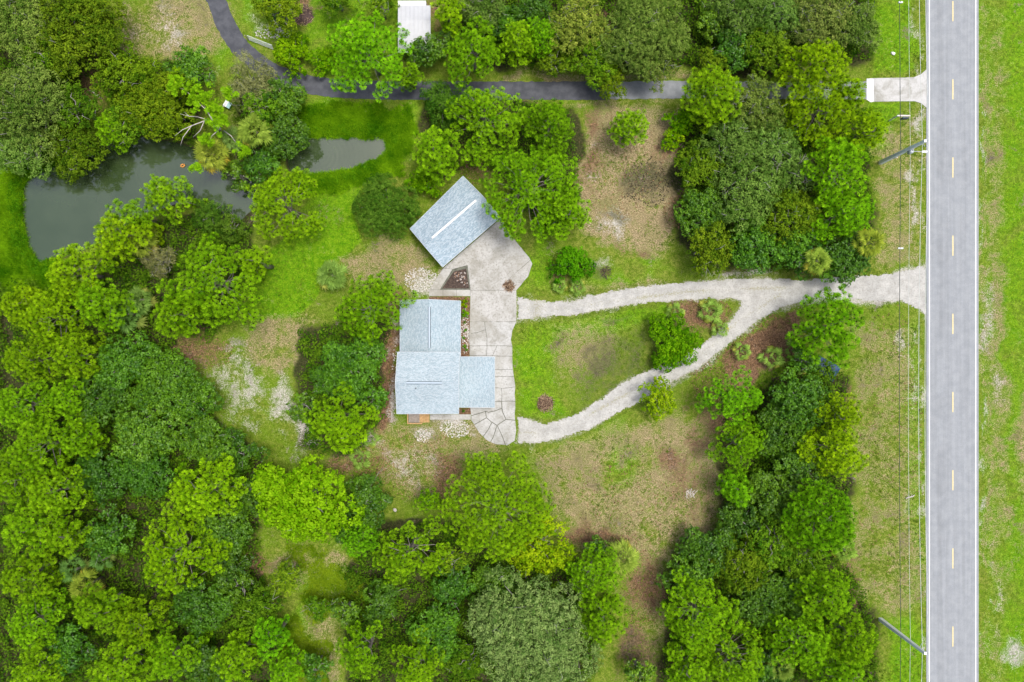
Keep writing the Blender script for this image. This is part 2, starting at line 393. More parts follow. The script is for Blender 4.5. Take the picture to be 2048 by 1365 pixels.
# ------------------------------------------------------------------ pond water
k = NT("pond_water_murky")
v = k.n("ShaderNodeSeparateXYZ", {0: k.pos})
def ring(px, py, freq, reach):
    c0 = W(px, py)
    d = k.math('SQRT', k.math('ADD', k.math('POWER', k.math('SUBTRACT', v.outputs[0], c0.x), 2.0), k.math('POWER', k.math('SUBTRACT', v.outputs[1], c0.y), 2.0)))
    return k.math('MULTIPLY', k.math('SINE', k.math('MULTIPLY', d, freq)), k.ss(d, 0.3, reach, 1, 0))
wv = k.math('ADD', ring(300, 350, 7.5, 15), k.math('ADD', ring(640, 312, 8.5, 9), k.math('MULTIPLY', k.noise(1.6, 4), 1.4)))
k.bump(k.math('MULTIPLY', wv, k.ss(k.noise(.35, 3), .35, .65)), .06, .05)
wc = k.mix(k.ss(k.noise(.15, 3), .3, .7), (.034, .058, .018), (.050, .076, .030))
WATER = k.done(wc, .06, .5)
k.b.inputs["IOR"].default_value = 2.1
for nm, poly, lab in (("pond_water", POND_A, "murky grey-green pond under the trees at upper left"), ("pond_water", POND_B, "small pond inside the reed bank below the asphalt drive")):
    cx, cy = np.mean(poly, 0)
    p2 = [(x + (x - cx) * .07, y + (y - cy) * .07) for x, y in poly]
    mb = MB(); mb.add([(*W(x, y).xy, -.62) for x, y in p2], [tuple(range(len(p2)))[::-1]])
    o = mb.build(nm, WATER); tag(o, lab, kind="structure")
    me = o.data
    if me.polygons[0].normal.z < 0: me.flip_normals()

# ------------------------------------------------------------------ road
def asphalt(name, c0, c1, wear=True, bandx=None):
    k = NT(name)
    hi = k.noise(14, 3, .8); md = k.noise(.8, 5, .6)
    c = k.mix(k.ss(md, .3, .7), c0, c1)
    if wear:
        vv = k.n("ShaderNodeSeparateXYZ", {0: k.pos})
        st = k.n("ShaderNodeMapping", {"Vector": k.pos, "Scale": (1.0, .02, 1)})
        sn = k.noise(2.2, 4, .6, 0, st.outputs[0])
        c = k.scale(c, k.ss(sn, .25, .75, .92, 1.08))
        for bx, wdt, amt in (bandx or []):
            d = k.math('ABSOLUTE', k.math('SUBTRACT', vv.outputs[0], bx))
            c = k.scale(c, k.math('SUBTRACT', 1.0, k.math('MULTIPLY', k.ss(d, 0, wdt, 1, 0), k.math('MULTIPLY', k.ss(k.noise(.12, 3), .35, .7), amt))))
    c = k.scale(c, k.ss(hi, .2, .8, .84, 1.16))
    k.bump(hi, .3, .01)
    return k.done(c, .85, .25)

XL, XR = W(1852.5, 0).x, W(1957, 0).x
road = MB().slab([(XL, -2500, .03), (XR, -2500, .03), (XR, 2500, .03), (XL, 2500, .03)], .3).build(
    "road", asphalt("road_asphalt", (.25, .268, .284), (.295, .312, .325), True, [(W(1880, 0).x, 1.1, .20), (W(1895, 0).x, .5, .12), (W(1928, 0).x, 1.0, .06)]))
tag(road, "grey two-lane road running along the right side", kind="structure")
WHITE = plain("white_road_paint", (.72, .73, .72), .10, 5, .6)
YELL = plain("yellow_road_paint", (.70, .58, .28), .18, 5, .6)
for x in (1858.5, 1951.3):
    xx = W(x, 0).x
    MB().slab([(xx - .07, -400, .038), (xx + .07, -400, .038), (xx + .07, 400, .038), (xx - .07, 400, .038)], .006).build("edge_line", WHITE, road)
dash = None
for i in range(-2, 12):
    y0 = 3 + 156.3 * i
    if dash is None:
        me = MB().slab([(-.085, -1.56, .04), (.085, -1.56, .04), (.085, 1.56, .04), (-.085, 1.56, .04)], .008).build("lane_dash", YELL, road)
        dash = me
    else:
        me = dash.copy(); col.objects.link(me); me.parent = road
    p = W(1905.5, y0 + 20); me.location = (p.x, p.y, 0)

# ------------------------------------------------------------------ drives
def strip(center, width, seed, jag=.12, step=.5):
    """ribbon outline along a polyline given in metres"""
    rng = random.Random(seed)
    P = [Vector(c) for c in center]
    dense = []
    n = len(P)
    for i in range(n - 1):                      # Catmull-Rom
        p0, p1, p2, p3 = P[max(i - 1, 0)], P[i], P[i + 1], P[min(i + 2, n - 1)]
        m = max(2, int((p2 - p1).length / step))
        for j in range(m):
            t = j / m
            dense.append(.5 * ((2 * p1) + (p2 - p0) * t + (2 * p0 - 5 * p1 + 4 * p2 - p3) * t * t + (3 * p1 - p0 - 3 * p2 + p3) * t ** 3))
    dense.append(P[-1])
    L, R = [], []
    for i, p in enumerate(dense):
        d = (dense[min(i + 1, len(dense) - 1)] - dense[max(i - 1, 0)]).normalized(); nn = Vector((-d.y, d.x))
        w2 = width(i / len(dense)) / 2 if callable(width) else width / 2
        L.append(p + nn * (w2 + rng.uniform(-jag, jag))); R.append(p - nn * (w2 + rng.uniform(-jag, jag)))
    return L, R
def ribbon(name, center, width, mat, z, seed, jag=.10):
    L, R = strip(center, width, seed, jag)
    mb = MB(); n = len(L)
    vs = [(*p, z) for p in L] + [(*p, z) for p in R] + [(*p, z - .12) for p in L] + [(*p, z - .12) for p in R]
    fs = []
    for i in range(n - 1):
        fs += [(i, n + i, n + i + 1, i + 1), (i, i + 1, 2 * n + i + 1, 2 * n + i), (n + i, 3 * n + i, 3 * n + i + 1, n + i + 1)]
    fs += [(0, 2 * n, 3 * n, n), (n - 1, 2 * n - 1, 4 * n - 1, 3 * n - 1)]
    mb.add(vs, fs)
    return mb.build(name, mat)
c1 = [W(x, y).xy for x, y in ((395, -120), (415, -40), (432, 0), (452, 50), (478, 92), (520, 130), (570, 156), (630, 172), (720, 180), (850, 182), (1000, 182), (1120, 182), (1218, 181.5))]
drv = ribbon("asphalt_drive", c1, 2.85, asphalt("dark_drive_asphalt", (.058, .062, .072), (.095, .10, .112), False), .035, 3)
tag(drv, "dark asphalt drive curving past the white shed", kind="structure")
c2 = [W(x, y).xy for x, y in ((1218, 181.5), (1300, 180.5), (1380, 180), (1480, 181), (1600, 182), (1738, 181))]
drv2 = ribbon("asphalt_drive", c2, 2.7, asphalt("pale_drive_asphalt", (.19, .205, .215), (.26, .275, .285), False), .035, 4)
tag(drv2, "paler asphalt end of the drive nearest the road", kind="structure")

def concrete(name, tone=(.50, .48, .45), stain=.5, sc=.35):
    k = NT(name)
    md = k.noise(sc, 6, .7, .4); hi = k.noise(3.5, 5, .75); lo = k.noise(sc * .4, 3)
    c = k.mix(k.ss(md, .40, .66), tone, [tone[0] * .66, tone[1] * .65, tone[2] * .60])
    c = k.mix(k.math('MULTIPLY', k.ss(hi, .46, .70), stain), c, (.21, .205, .17))
    c = k.mix(k.ss(lo, .48, .70, 0, .5), c, (.30, .285, .235))
    c = k.scale(c, k.ss(k.noise(12, 3, .8), .2, .8, .90, 1.10))
    k.bump(hi, .25, .01)
    return k.done(c, .9, .2)
CONC = concrete("weathered_concrete", (.47, .462, .435), .8, .30)
CONC2 = concrete("clean_concrete", (.50, .495, .47), .5, .22)
CONC3 = concrete("cracked_concrete", (.475, .475, .455), .6, .35)
ap = MB().prism([W(x, y).xy for x, y in ((1748, 157), (1800, 156), (1828, 155), (1842, 149), (1853, 139), (1853, 216), (1842, 207), (1830, 203), (1800, 203), (1748, 204))], -.1, .04).build(
    "concrete_apron", concrete("apron_concrete", (.50, .50, .485), .25, .5))
tag(ap, "pale concrete apron joining the asphalt drive to the road", kind="structure")
MB().prism([W(x, y).xy for x, y in ((1733, 158), (1747.6, 157), (1747.6, 204), (1741, 205), (1733, 200))], -.1, .044).build("patch_strip", plain("fresh_white_concrete", (.66, .66, .65), .06, 2, .8), ap)

# sandy drive: fine cells so that its tracks and ragged edges are real
TRK1 = [(1853, 580), (1700, 578), (1560, 576), (1440, 580), (1371, 584), (1236, 601), (1135, 617), (1034, 617)]
TRK2 = [(1560, 590), (1480, 640), (1400, 713), (1337, 744), (1236, 798), (1150, 846), (1070, 866), (1034, 864)]
def line_d(x, y, pl):
    d = np.full(x.shape, 1e9)
    for (x0, y0), (x1, y1) in zip(pl[:-1], pl[1:]):
        ex, ey = x1 - x0, y1 - y0
        t = np.clip(((x - x0) * ex + (y - y0) * ey) / (ex * ex + ey * ey), 0, 1)
        d = np.minimum(d, np.hypot(x - x0 - t * ex, y - y0 - t * ey))
    return d
xs = np.arange(.5, 65, .24); ys = np.arange(-17, 13, .24)
sx, sy = np.meshgrid(xs, ys)
jx = (_rn.random(sx.shape) - .5) * .2; jy = (_rn.random(sx.shape) - .5) * .2
sx = sx + jx; sy = sy + jy
spx, spy = sx / S + 1024, 682.5 - sy / S
spx2 = spx + (fbm(sx, sy, .9, 4) - .5) * 7 ; spy2 = spy + (fbm(sx, sy, .9, 8) - .5) * 7
spx2 = np.where(spx > 1838, spx, spx2)
sdv = poly_sd(spx2, spy2, SANDP)
mid = np.minimum(line_d(spx, spy, TRK1), line_d(spx, spy, TRK2))
green = (1 - sm(0, 10, mid)) * sm(1845, 1500, spx) * (.30 + .30 * sm(.35, .65, fbm(sx, sy, .16, 12))) + .16 * (1 - sm(0, 5, np.abs(mid - 9))) + sm(8, 0, sdv) * .62
green = green * np.where((spx > 1600), .3, 1)
green = np.where((spx < 1110) & (spy < 660), green * .5 + .46 * np.exp(-((spx - 1072) / 16) ** 2), green)
ii = np.arange(sx.size).reshape(sx.shape)
Fq = np.stack([ii[:-1, :-1], ii[:-1, 1:], ii[1:, 1:], ii[1:, :-1]], -1).reshape(-1, 4)
keep = (sdv.ravel()[Fq] > 0).all(1) & (sx.ravel()[Fq] < XL + .05).all(1)
Fq = Fq[keep]
used, inv = np.unique(Fq, return_inverse=True)
sz = .022 + (fbm(sx, sy, 1.3, 2) - .5) * .02 - .012 * np.exp(-((mid - 10) / 4) ** 2)
sv = np.stack([sx, sy, sz], -1).reshape(-1, 3)[used]
sme = mesh_np("sand_drive", sv, inv.reshape(-1, 4), True)
point_attr(sme, "green", green.ravel()[used])
k = NT("sandy_limestone")
hi = k.noise(4, 5, .75); md = k.noise(.7, 5, .65)
c = k.mix(k.ss(md, .3, .7), (.36, .355, .33), (.50, .495, .465))
c = k.mix(k.ss(hi, .46, .68, 0, .62), c, (.24, .235, .20))
c = k.mix(k.ss(k.noise(2.2, 3, .7), .58, .72, 0, .6), c, (.28, .265, .215))
gf = k.math('ADD', k.attr("green"), k.math('ADD', k.math('MULTIPLY', k.math('SUBTRACT', md, .5), .9), k.math('MULTIPLY', k.math('SUBTRACT', hi, .5), 1.6)))
c = k.mix(k.ss(gf, .30, .85, 0, .8), c, k.mix(k.ss(hi, .3, .7), (.17, .19, .06), (.33, .30, .20)))
c = k.scale(c, k.ss(k.noise(11, 3, .8), .2, .8, .86, 1.14))
k.bump(hi, .9, .06)
sdrive = link("sand_drive", sme, None, k.done(c, .95, .1))
tag(sdrive, "pale sandy forked drive from the road to the house", kind="structure")

# concrete yard slabs, split along their real joints and cracks
def jagged(poly, seed0=0, amp=.10, seg=.9, straight=False):
    out = []
    for i in range(len(poly)):
        a, b = poly[i], poly[(i + 1) % len(poly)]
        key = tuple(sorted((tuple(a), tuple(b))))
        rng = random.Random(str(key))
        A, B = W(*key[0]).xy, W(*key[1]).xy
        n = max(1, int((B - A).length / seg)) if not straight else 1
        d = (B - A); nn = Vector((-d.y, d.x)).normalized() if d.length > 0 else Vector((0, 0))
        pts = [A + d * (j / n) + nn * (rng.uniform(-amp, amp) if 0 < j < n else 0) for j in range(n + 1)]
        if tuple(a) != key[0]: pts = pts[::-1]
        out += pts[:-1]
    return out
def inset(poly, d):
    n = len(poly)
    area = sum(poly[i].x * poly[(i + 1) % n].y - poly[(i + 1) % n].x * poly[i].y for i in range(n))
    sgn = 1 if area > 0 else -1
    out = []
    for i in range(n):
        e0 = (poly[i] - poly[i - 1]).normalized(); e1 = (poly[(i + 1) % n] - poly[i]).normalized()
        n0, n1 = Vector((-e0.y, e0.x)) * sgn, Vector((-e1.y, e1.x)) * sgn
        m = n0 + n1
        if m.length < 1e-4: m = n0
        m = m / max(.35, (1 + n0.dot(n1)))
        out.append(poly[i] + m * d)
    return out
yard = MB().prism([W(x, y).xy for x, y in ((889, 538), (1002, 441), (1012, 462), (1056, 517), (1062, 528), (1055, 551), (1031, 581), (1029, 640), (1020, 670), (1020, 685), (1023, 745), (1028, 780), (1029, 860),
                  (1027, 880), (1012, 889), (990, 886), (974, 877), (960, 864), (945, 841), (942, 826), (941, 700), (943, 590), (860, 590), (862, 580))], -.1, .025).build("concrete_yard", plain("crack_moss_and_soil", (.13, .135, .105), .4, 2, .95))
tag(yard, "concrete parking yard between garage, house and sandy drive", kind="structure")
def slab(poly, mat, gap=.045, amp=.10, top=.085, straight=False):
    p = inset(jagged(poly, amp=amp, straight=straight), gap)
    return MB().prism(p, -.05, top).build("slab", mat, yard)
slab([(886, 537), (1003, 436), (1013, 460), (1059, 516), (1061, 520), (1010, 566), (1012, 581), (941, 581), (935, 531), (905, 539)], CONC, .02, .02)
slab([(1061, 520), (1065, 528), (1057, 553), (1033, 581), (1012, 581), (1010, 566)], CONC, .03, .05)
slab([(886, 537), (905, 539), (880, 580), (858, 580)], CONC2, .02, .02)
for a, b in ((858, 886), (886, 913), (913, 941)):
    slab([(a, 580), (b, 580), (b, 593), (a, 593)], CONC2, .025, 0, straight=True)
slab([(941, 581), (1033, 581), (1033, 644), (939, 644)], CONC, .03, 0, straight=True)
CR = [[(939, 644), (969, 644), (971, 660), (939, 668)], [(939, 668), (971, 660), (974, 692), (939, 692)], [(969, 644), (1033, 644), (1025, 662), (1022, 681), (1025, 693), (994, 692), (974, 692), (971, 660)],
      [(939, 692), (974, 692), (973, 712), (939, 712)], [(974, 692), (994, 692), (985, 712), (973, 712)], [(994, 692), (1025, 693), (1025, 713), (985, 712)],
      [(939, 712), (973, 712), (985, 712), (986, 739), (986, 753), (986, 775), (986, 803), (939, 803)],
      [(985, 712), (1025, 713), (1026, 739), (986, 739)], [(986, 739), (1026, 739), (1028, 753), (986, 753)], [(986, 753), (1028, 753), (1031, 774), (1003, 777), (986, 775)],
      [(986, 775), (1003, 777), (1003, 803), (986, 803)], [(1003, 777), (1031, 774), (1031, 803), (1003, 803)],
      [(939, 803), (986, 803), (1003, 803), (1004, 817), (977, 825), (971, 823), (942, 832)], [(942, 832), (971, 823), (973, 836), (948, 850), (942, 841)],
      [(971, 823), (977, 825), (1004, 817), (1005, 824), (1012, 839), (994, 851), (984, 845), (973, 836)], [(1003, 803), (1031, 803), (1031, 841), (1012, 839), (1005, 824), (1004, 817)],
      [(948, 850), (973, 836), (984, 845), (966, 874), (958, 866)], [(984, 845), (994, 851), (981, 885), (972, 880), (966, 874)], [(994, 851), (1011, 891), (991, 889), (981, 885)],
      [(994, 851), (1012, 839), (1031, 841), (1033, 861), (1030, 882), (1014, 892), (1011, 891)]]
for i, p in enumerate(CR):
    slab(p, CONC3, .03 if i < 12 else .055, .12)
for a, b in ((860, 901), (901, 942)):
    MB().prism(inset([W(a, 829).xy, W(b, 829).xy, W(b, 840).xy, W(a, 840).xy], .02), -.08, .05).build("path_slab", CONC2 if a > 890 else CONC, yard)
MB().prism(inset([W(x, y).xy for x, y in ((883, 578), (907, 543), (933, 537), (939, 578))], .05), -.05, .04).build("planter_soil", plain("dark_mulch", (.07, .05, .04), .6, 3, .95, bump=.8), yard)

# ------------------------------------------------------------------ buildings
def shingle(name, c0, c1, along=0.0):
    k = NT(name)
    mp = k.n("ShaderNodeMapping", {"Vector": k.pos, "Rotation": (0, 0, along)})
    sp = k.n("ShaderNodeSeparateXYZ", {0: mp.outputs[0]})
    bt = k.n("ShaderNodeTexBrick", {"Vector": mp.outputs[0], "Scale": 1.0, "Mortar Size": .012, "Brick Width": .33, "Row Height": .145, "Color1": (0, 0, 0, 1), "Color2": (1, 1, 1, 1), "Mortar": (.3, .3, .3, 1)}, offset=.5)
    r = k.ss(bt.outputs[0], 0, 1)
    sp2 = k.noise(8.0, 2, .8); lo = k.noise(.22, 4)
    c = k.mix(r, c0, c1)
    c = k.mix(k.ss(sp2, .35, .65), k.scale(c, .84), k.scale(c, 1.16))
    c = k.scale(c, k.ss(lo, .3, .7, .94, 1.06))
    k.bump(bt.outputs[1], .2, .01)
    return k.done(c, .85, .25)
ROOF1 = shingle("blue_grey_shingles", (.30, .375, .410), (.41, .475, .505))
ROOF2 = shingle("blue_grey_shingles_turned", (.272, .350, .390), (.375, .445, .480), math.pi / 2)
ROOF3 = shingle("blue_grey_garage_shingles", (.245, .325, .378), (.405, .475, .52), math.radians(-41))
FASC = plain("pale_trim", (.66, .69, .70), .06, 2, .6)
VENT = plain("white_ridge_vent", (.70, .71, .71), .05, 4, .5)
VENTG = plain("blue_grey_ridge_vent", (.40, .48, .54), .06, 4, .6)
SLOT = plain("dark_vent_slot", (.05, .07, .09), .2, 4, .8)
WALL = plain("painted_siding", (.55, .56, .54), .08, 1.5, .7)
GLASS = plain("window_glass", (.03, .04, .05), .1, 1, .08, .6)
DOORM = plain("door_paint", (.62, .62, .60), .06, 2, .5)
DARKT = plain("dark_trim", (.06, .06, .065), .2, 3, .6)

def gable(thing, corners, r0, r1, mats, eave_t=.16):
    """corners px+z of the four eave corners A,B (side 1) and C,D (side 2); ridge r0 near A,D, r1 near B,C; returns roof"""
    A, B, C, D = [W(*c) for c in corners]; R0, R1 = W(*r0), W(*r1)
    roof = MB().slab([A, B, R1, R0], eave_t).slab([D, R0, R1, C], eave_t - .002).build("roof", mats, thing)
    fb = MB()
    for P, Q in ((A, B), (C, D), (A, R0), (R0, D), (B, R1), (R1, C)):
        d = (Q - P).normalized(); nrm = d.cross(Vector((0, 0, 1))).normalized()
        ctr = (A + B + C + D) / 4
        if nrm.dot((P + Q) / 2 - ctr) < 0: nrm = -nrm
        a, b = P + nrm * .004, Q + nrm * .004; o = nrm * .03
        fb.add([a + Vector((0, 0, .012)), b + Vector((0, 0, .012)), b + o + Vector((0, 0, .012)), a + o + Vector((0, 0, .012)), a - Vector((0, 0, .22)), b - Vector((0, 0, .22)), b + o - Vector((0, 0, .22)), a + o - Vector((0, 0, .22))],
               [(0, 1, 2, 3), (4, 7, 6, 5), (0, 4, 5, 1), (2, 6, 7, 3), (1, 5, 6, 2), (0, 3, 7, 4)])
    fb.build("fascia", FASC, roof)
    return roof, (A, B, C, D, R0, R1)
def walls(thing, pts, inset_m, ztop, ridge=None, drop=.19):
    P = inset([p.xy for p in pts], inset_m)
    mb = MB().prism(P, -.1, ztop - drop)
    return mb.build("wall", WALL, thing), P
def gable_fill(thing, P, R0, R1, z, inset_m):
    # triangular wall pieces below the two ridge ends; P: A,B,C,D inset footprint
    A, B, C, D = P
    d = (R1.xy - R0.xy).normalized()
    for a, b, r, s_ in ((A, D, R0, 1), (B, C, R1, -1)):
        t = Vector((*(d * .12 * s_), 0)); top = r.z - .26
        m = (a + b) / 2
        v0 = [Vector((*a, z)), Vector((*b, z)), Vector((*m, top))]
        MB().add(v0 + [p + t for p in v0], [(0, 1, 2), (3, 5, 4), (0, 3, 4, 1), (1, 4, 5, 2), (2, 5, 3, 0)]).build("gable_wall", WALL, thing)
def bar(P, Q, wdt, h, z, name, mat, parent):
    P, Q = Vector(P), Vector(Q); d = (Q - P); c0 = (P + Q) / 2
    ang = math.atan2(d.y, d.x)
    return MB().box((c0.x, c0.y, z), (d.length, wdt, h), ang).build(name, mat, parent)
def window(thing, at, ang, z, w_=1.1, h=1.2, name="window"):
    """opening on a wall, outward direction ang"""
    R = Matrix.Rotation(ang, 3, 'Z'); c0 = Vector((*at, z))
    f = MB()
    for y, zz, sy_, sz_ in ((-w_ / 2, 0, .08, h + .08), (w_ / 2, 0, .08, h + .08), (0, -h / 2, w_ - .08, .08), (0, h / 2, w_ - .08, .08), (0, 0, w_ - .08, .045)):
        f.box(c0 + R @ Vector((.03, y, zz)), (.07, sy_, sz_), ang)
    fr = f.build(name, FASC, thing)
    MB().box(c0 + R @ Vector((.008, 0, 0)), (.03, w_ - .02, h - .02), ang).build("pane", GLASS, fr)
    MB().box(c0 + R @ Vector((.055, 0, -h / 2 - .075)), (.13, w_ + .16, .05), ang).build("sill", FASC, fr)
    return fr
def door(thing, at, ang, w_=.95, h=2.05, zb=.1):
    R = Matrix.Rotation(ang, 3, 'Z'); c0 = Vector((*at, zb + h / 2))
    d = MB().box(c0 + R @ Vector((.02, 0, 0)), (.06, w_, h), ang)
    for zz in (-.5, .45):
        for yy in (-.22, .22):
            d.box(c0 + R @ Vector((.055, yy, zz)), (.02, .3, .7), ang)
    dd = d.build("door", DOORM, thing)
    MB().box(c0 + R @ Vector((.09, w_ * .38, -.05)), (.07, .05, .12), ang).build("handle", DARKT, dd)
    return dd

# house
EM, RM, EW, RW = 5.8, 7.45, 2.8, 4.1
house = empty("house", W(870, 730))
house_inv = None
def H(o):   # keep world placement under an offset empty
    return o
house.location = (0, 0, 0)
tag(house, "house with pale blue-grey shingle roofs beside the concrete yard", "house")
rf, (A, B, C, D, R0, R1) = gable(house, [(795, 704.5, EM), (918.5, 705, EM), (917.5, 828, EM), (793.5, 828, EM)], (790.5, 766, RM), (917, 766.5, RM), ROOF1)
wl, P = walls(house, (A, B, C, D), .42, EM, None, .22); gable_fill(house, [P[0], P[1], P[2], P[3]], R0, R1, EM - .24, .42)
a, b = W(813, 766, RM), W(883.5, 766.3, RM)
v1 = bar(a, b, .24, .09, RM + .03, "ridge_vent", VENTG, rf)
for s_ in (-1, 1):
    bar((a.x, a.y + s_ * .16, 0), (b.x, b.y + s_ * .16, 0), .07, .03, RM - .005, "vent_slot", SLOT, rf)
p = W(832, 777, RM - .25)
MB().tube([(p.x, p.y, p.z - .3), (p.x, p.y, p.z + .35)], .07, 10).build("vent_pipe", DARKT, rf)
p = W(797.5, 812, EM + .35)
MB().tube([(p.x, p.y, p.z - .2), (p.x, p.y, p.z + .25)], .045, 8).build("vent_pipe", DARKT, rf)
cxw, cyn = (P[0].x + P[3].x) / 2, 0
for yy in (P[0].y * .6 + P[3].y * .4, P[0].y * .2 + P[3].y * .8):
    window(house, (P[0].x - .005, yy), math.pi, 1.55); window(house, (P[0].x - .005, yy), math.pi, 4.0)
for t in (.2, .75): window(house, (P[3].x * (1 - t) + P[2].x * t, P[2].y - .005), -math.pi / 2, 4.0)
door(house, (P[3].x * .75 + P[2].x * .25, P[2].y), -math.pi / 2, zb=.3)
window(house, (P[3].x * .4 + P[2].x * .6, P[2].y - .005), -math.pi / 2, 1.55)
# north wing
rf2, (A, B, C, D, R0, R1) = gable(house, [(800, 600.8, EW), (800, 716, EW), (921, 716, EW), (921, 602.3, EW)], (858.7, 599.2, RW), (858.7, 716, RW), ROOF2)
wl2, P2 = walls(house, (A, B, C, D), .40, EW); gable_fill(house, [P2[0], P2[1], P2[2], P2[3]], R0, R1, EW - .22, .4)
a, b = W(858.7, 614, RW), W(858.7, 696, RW)
bar(a, b, .24, .09, RW + .03, "ridge_vent", VENTG, rf2)
for s_ in (-1, 1):
    bar((a.x + s_ * .16, a.y, 0), (b.x + s_ * .16, b.y, 0), .07, .03, RW - .005, "vent_slot", SLOT, rf2)
for yy in (.25, .62):
    window(house, (P2[0].x - .005, P2[0].y * (1 - yy) + P2[1].y * yy), math.pi, 1.6)
    window(house, (P2[2].x + .005, P2[0].y * (1 - yy) + P2[1].y * yy), 0, 1.6)
# east wing with a single low slope
q = [W(917, 714, 3.15), W(917, 815, 3.15), W(989.5, 815.5, 2.55), W(989.5, 714, 2.55)]
rf3 = MB().slab(q, .15).build("roof", ROOF2, house)
fb = MB()
for Pp, Qq, nv in ((q[1], q[2], Vector((0, -1, 0))), (q[2], q[3], Vector((1, 0, 0))), (q[3], q[0], Vector((0, 1, 0)))):
    o = nv * .03; a, b = Pp + nv * .004, Qq + nv * .004; u = Vector((0, 0, .01)); dn = Vector((0, 0, .2))
    fb.add([a + u, b + u, b + o + u, a + o + u, a - dn, b - dn, b + o - dn, a + o - dn], [(0, 1, 2, 3), (4, 7, 6, 5), (0, 4, 5, 1), (2, 6, 7, 3), (1, 5, 6, 2), (0, 3, 7, 4)])
fb.build("fascia", FASC, rf3)
P3 = inset([W(921, 714).xy, W(921, 814).xy, W(988, 814).xy, W(988, 714).xy], .45)
MB().prism(P3, -.1, 2.36).build("wall", WALL, house)
gd = MB().box((max(p.x for p in P3) + .03, (P3[0].y + P3[1].y) / 2, 1.12), (.06, 4.9, 2.1)).build("garage_door", DOORM, house)
for z in (.35, .86, 1.37, 1.88):
    MB().box((max(p.x for p in P3) + .075, (P3[0].y + P3[1].y) / 2, z), (.025, 4.75, .48)).build("panel", DOORM, gd)
door(house, ((P3[1].x * .3 + P3[2].x * .7), min(p.y for p in P3)), -math.pi / 2)

# garage
EG, RG = 2.9, 4.45
garage = empty("garage"); tag(garage, "detached garage with blue-grey shingle roof set diagonally beside the pines", "garage")
rg, (A, B, C, D, R0, R1) = gable(garage, [(820, 458, EG), (926, 352.5, EG), (1000.5, 435, EG), (885, 534.5, EG)], (850.5, 494.5, RG), (965.5, 392.5, RG), ROOF3)
wg, PG = walls(garage, (A, B, C, D), .40, EG); gable_fill(garage, PG, R0, R1, EG - .21, .4)
a, b = W(864, 476.5, RG + .06), W(952, 401, RG + .06)
bar(a, b, .30, .12, RG + .02, "ridge_vent", VENT, rg)
dn = (PG[2] - PG[3]); angn = math.atan2(dn.y, dn.x) - math.pi / 2
for t in (.28, .68):
    c0 = PG[3] + dn * t; R = Matrix.Rotation(angn, 3, 'Z')
    g = MB().box(Vector((*c0, 1.12)) + R @ Vector((.03, 0, 0)), (.06, 2.7, 2.1), angn).build("garage_door", DOORM, garage)
    for z in (.35, .87, 1.39, 1.91):
        MB().box(Vector((*c0, z)) + R @ Vector((.075, 0, 0)), (.025, 2.6, .45), angn).build("panel", DOORM, g)
sw = (PG[0] + PG[3]) / 2; window(garage, sw, math.atan2((PG[0] - PG[1]).y, (PG[0] - PG[1]).x), 1.6)
ne = (PG[1] + PG[2]) / 2; door(garage, ne, math.atan2((PG[1] - PG[0]).y, (PG[1] - PG[0]).x))

# white metal shed
shed = empty("metal_shed"); tag(shed, "white ribbed metal roof shed half hidden by shrubs beside the big pine", "shed")
METW = plain("white_metal_sheet", (.47, .485, .50), .05, 1.2, .35, .5)
x0, x1 = 795.5, 861.5; NPN = 8
zN, zR, zS = 2.75, 3.0, 2.55
sroof = empty("roof"); sroof.parent = shed
for i in range(NPN):
    a = x0 + (x1 - x0) * i / NPN; b = x0 + (x1 - x0) * (i + 1) / NPN
    A0, B0, A1, B1, A2, B2 = W(a, 11.5, zN), W(b, 11.5, zN), W(a, 40, zR), W(b, 40, zR), W(a, 106, zS), W(b, 106, zS)
    g = Vector((.03, 0, 0))
    m_ = MB().slab([A1 + g, B1 - g, B0 - g, A0 + g], .04).slab([A2 + g, B2 - g, B1 - g, A1 + g], .038)
    m_.build("panel", METW, sroof)
    if i:
        for (P0, P1) in ((A0, A1), (A1, A2)):
            c0 = (P0 + P1) / 2; d = P1 - P0
            rm = d.to_track_quat('Y', 'Z').to_matrix()
            MB().box(c0 + Vector((0, 0, .03)), (.09, d.length, .10), mat=rm).build("rib", METW, sroof)
PS = inset([W(798, 14).xy, W(859, 14).xy, W(859, 103).xy, W(798, 103).xy], .25)
MB().prism(PS, -.1, 2.42).build("wall", plain("grey_metal_wall", (.62, .64, .64), .08, 1, .5), shed)
door(shed, ((PS[2].x + PS[3].x) / 2, min(p.y for p in PS)), -math.pi / 2, 1.2)

# wooden deck
deck = empty("wooden_deck"); tag(deck, "small wooden deck with railing and newer orange steps below the house", "deck")
GREYW = plain("grey_decking", (.30, .26, .22), .25, 3, .85); NEWW = plain("new_pine_decking", (.50, .31, .14), .2, 3, .8)
xa, xb = W(818, 0).x, W(859, 0).x; ya, yb = W(0, 823).y, W(0, 845).y
npl = 15; pw = (xb - xa) / npl
for i in range(npl):
    stp = max(0, i - 10)
    MB().box((xa + pw * (i + .5), (ya + yb) / 2, .42 - .10 * stp), (pw - .02, ya - yb, .04)).build("plank", GREYW if i < 8 else NEWW, deck)
for x in (xa, xa + pw * 5, xa + pw * 10):
    MB().box((x, yb - .03, .65), (.10, .10, 1.3)).build("post", NEWW, deck)
MB().box((xa + pw * 5, yb - .03, 1.33), (pw * 10 + .1, .15, .045)).build("rail", NEWW, deck)
MB().box((xa, (ya + yb) / 2, 1.335), (.14, ya - yb - .1, .045)).build("rail", NEWW, deck)
MB().box((xa + pw * 5, (ya + yb) / 2, .2), (pw * 10 - .1, ya - yb - .1, .38)).build("joists", GREYW, deck)
for j in range(11):
    MB().box((xa + pw * (j + .25), yb - .03, .86), (.035, .035, .86)).build("baluster", NEWW, deck)

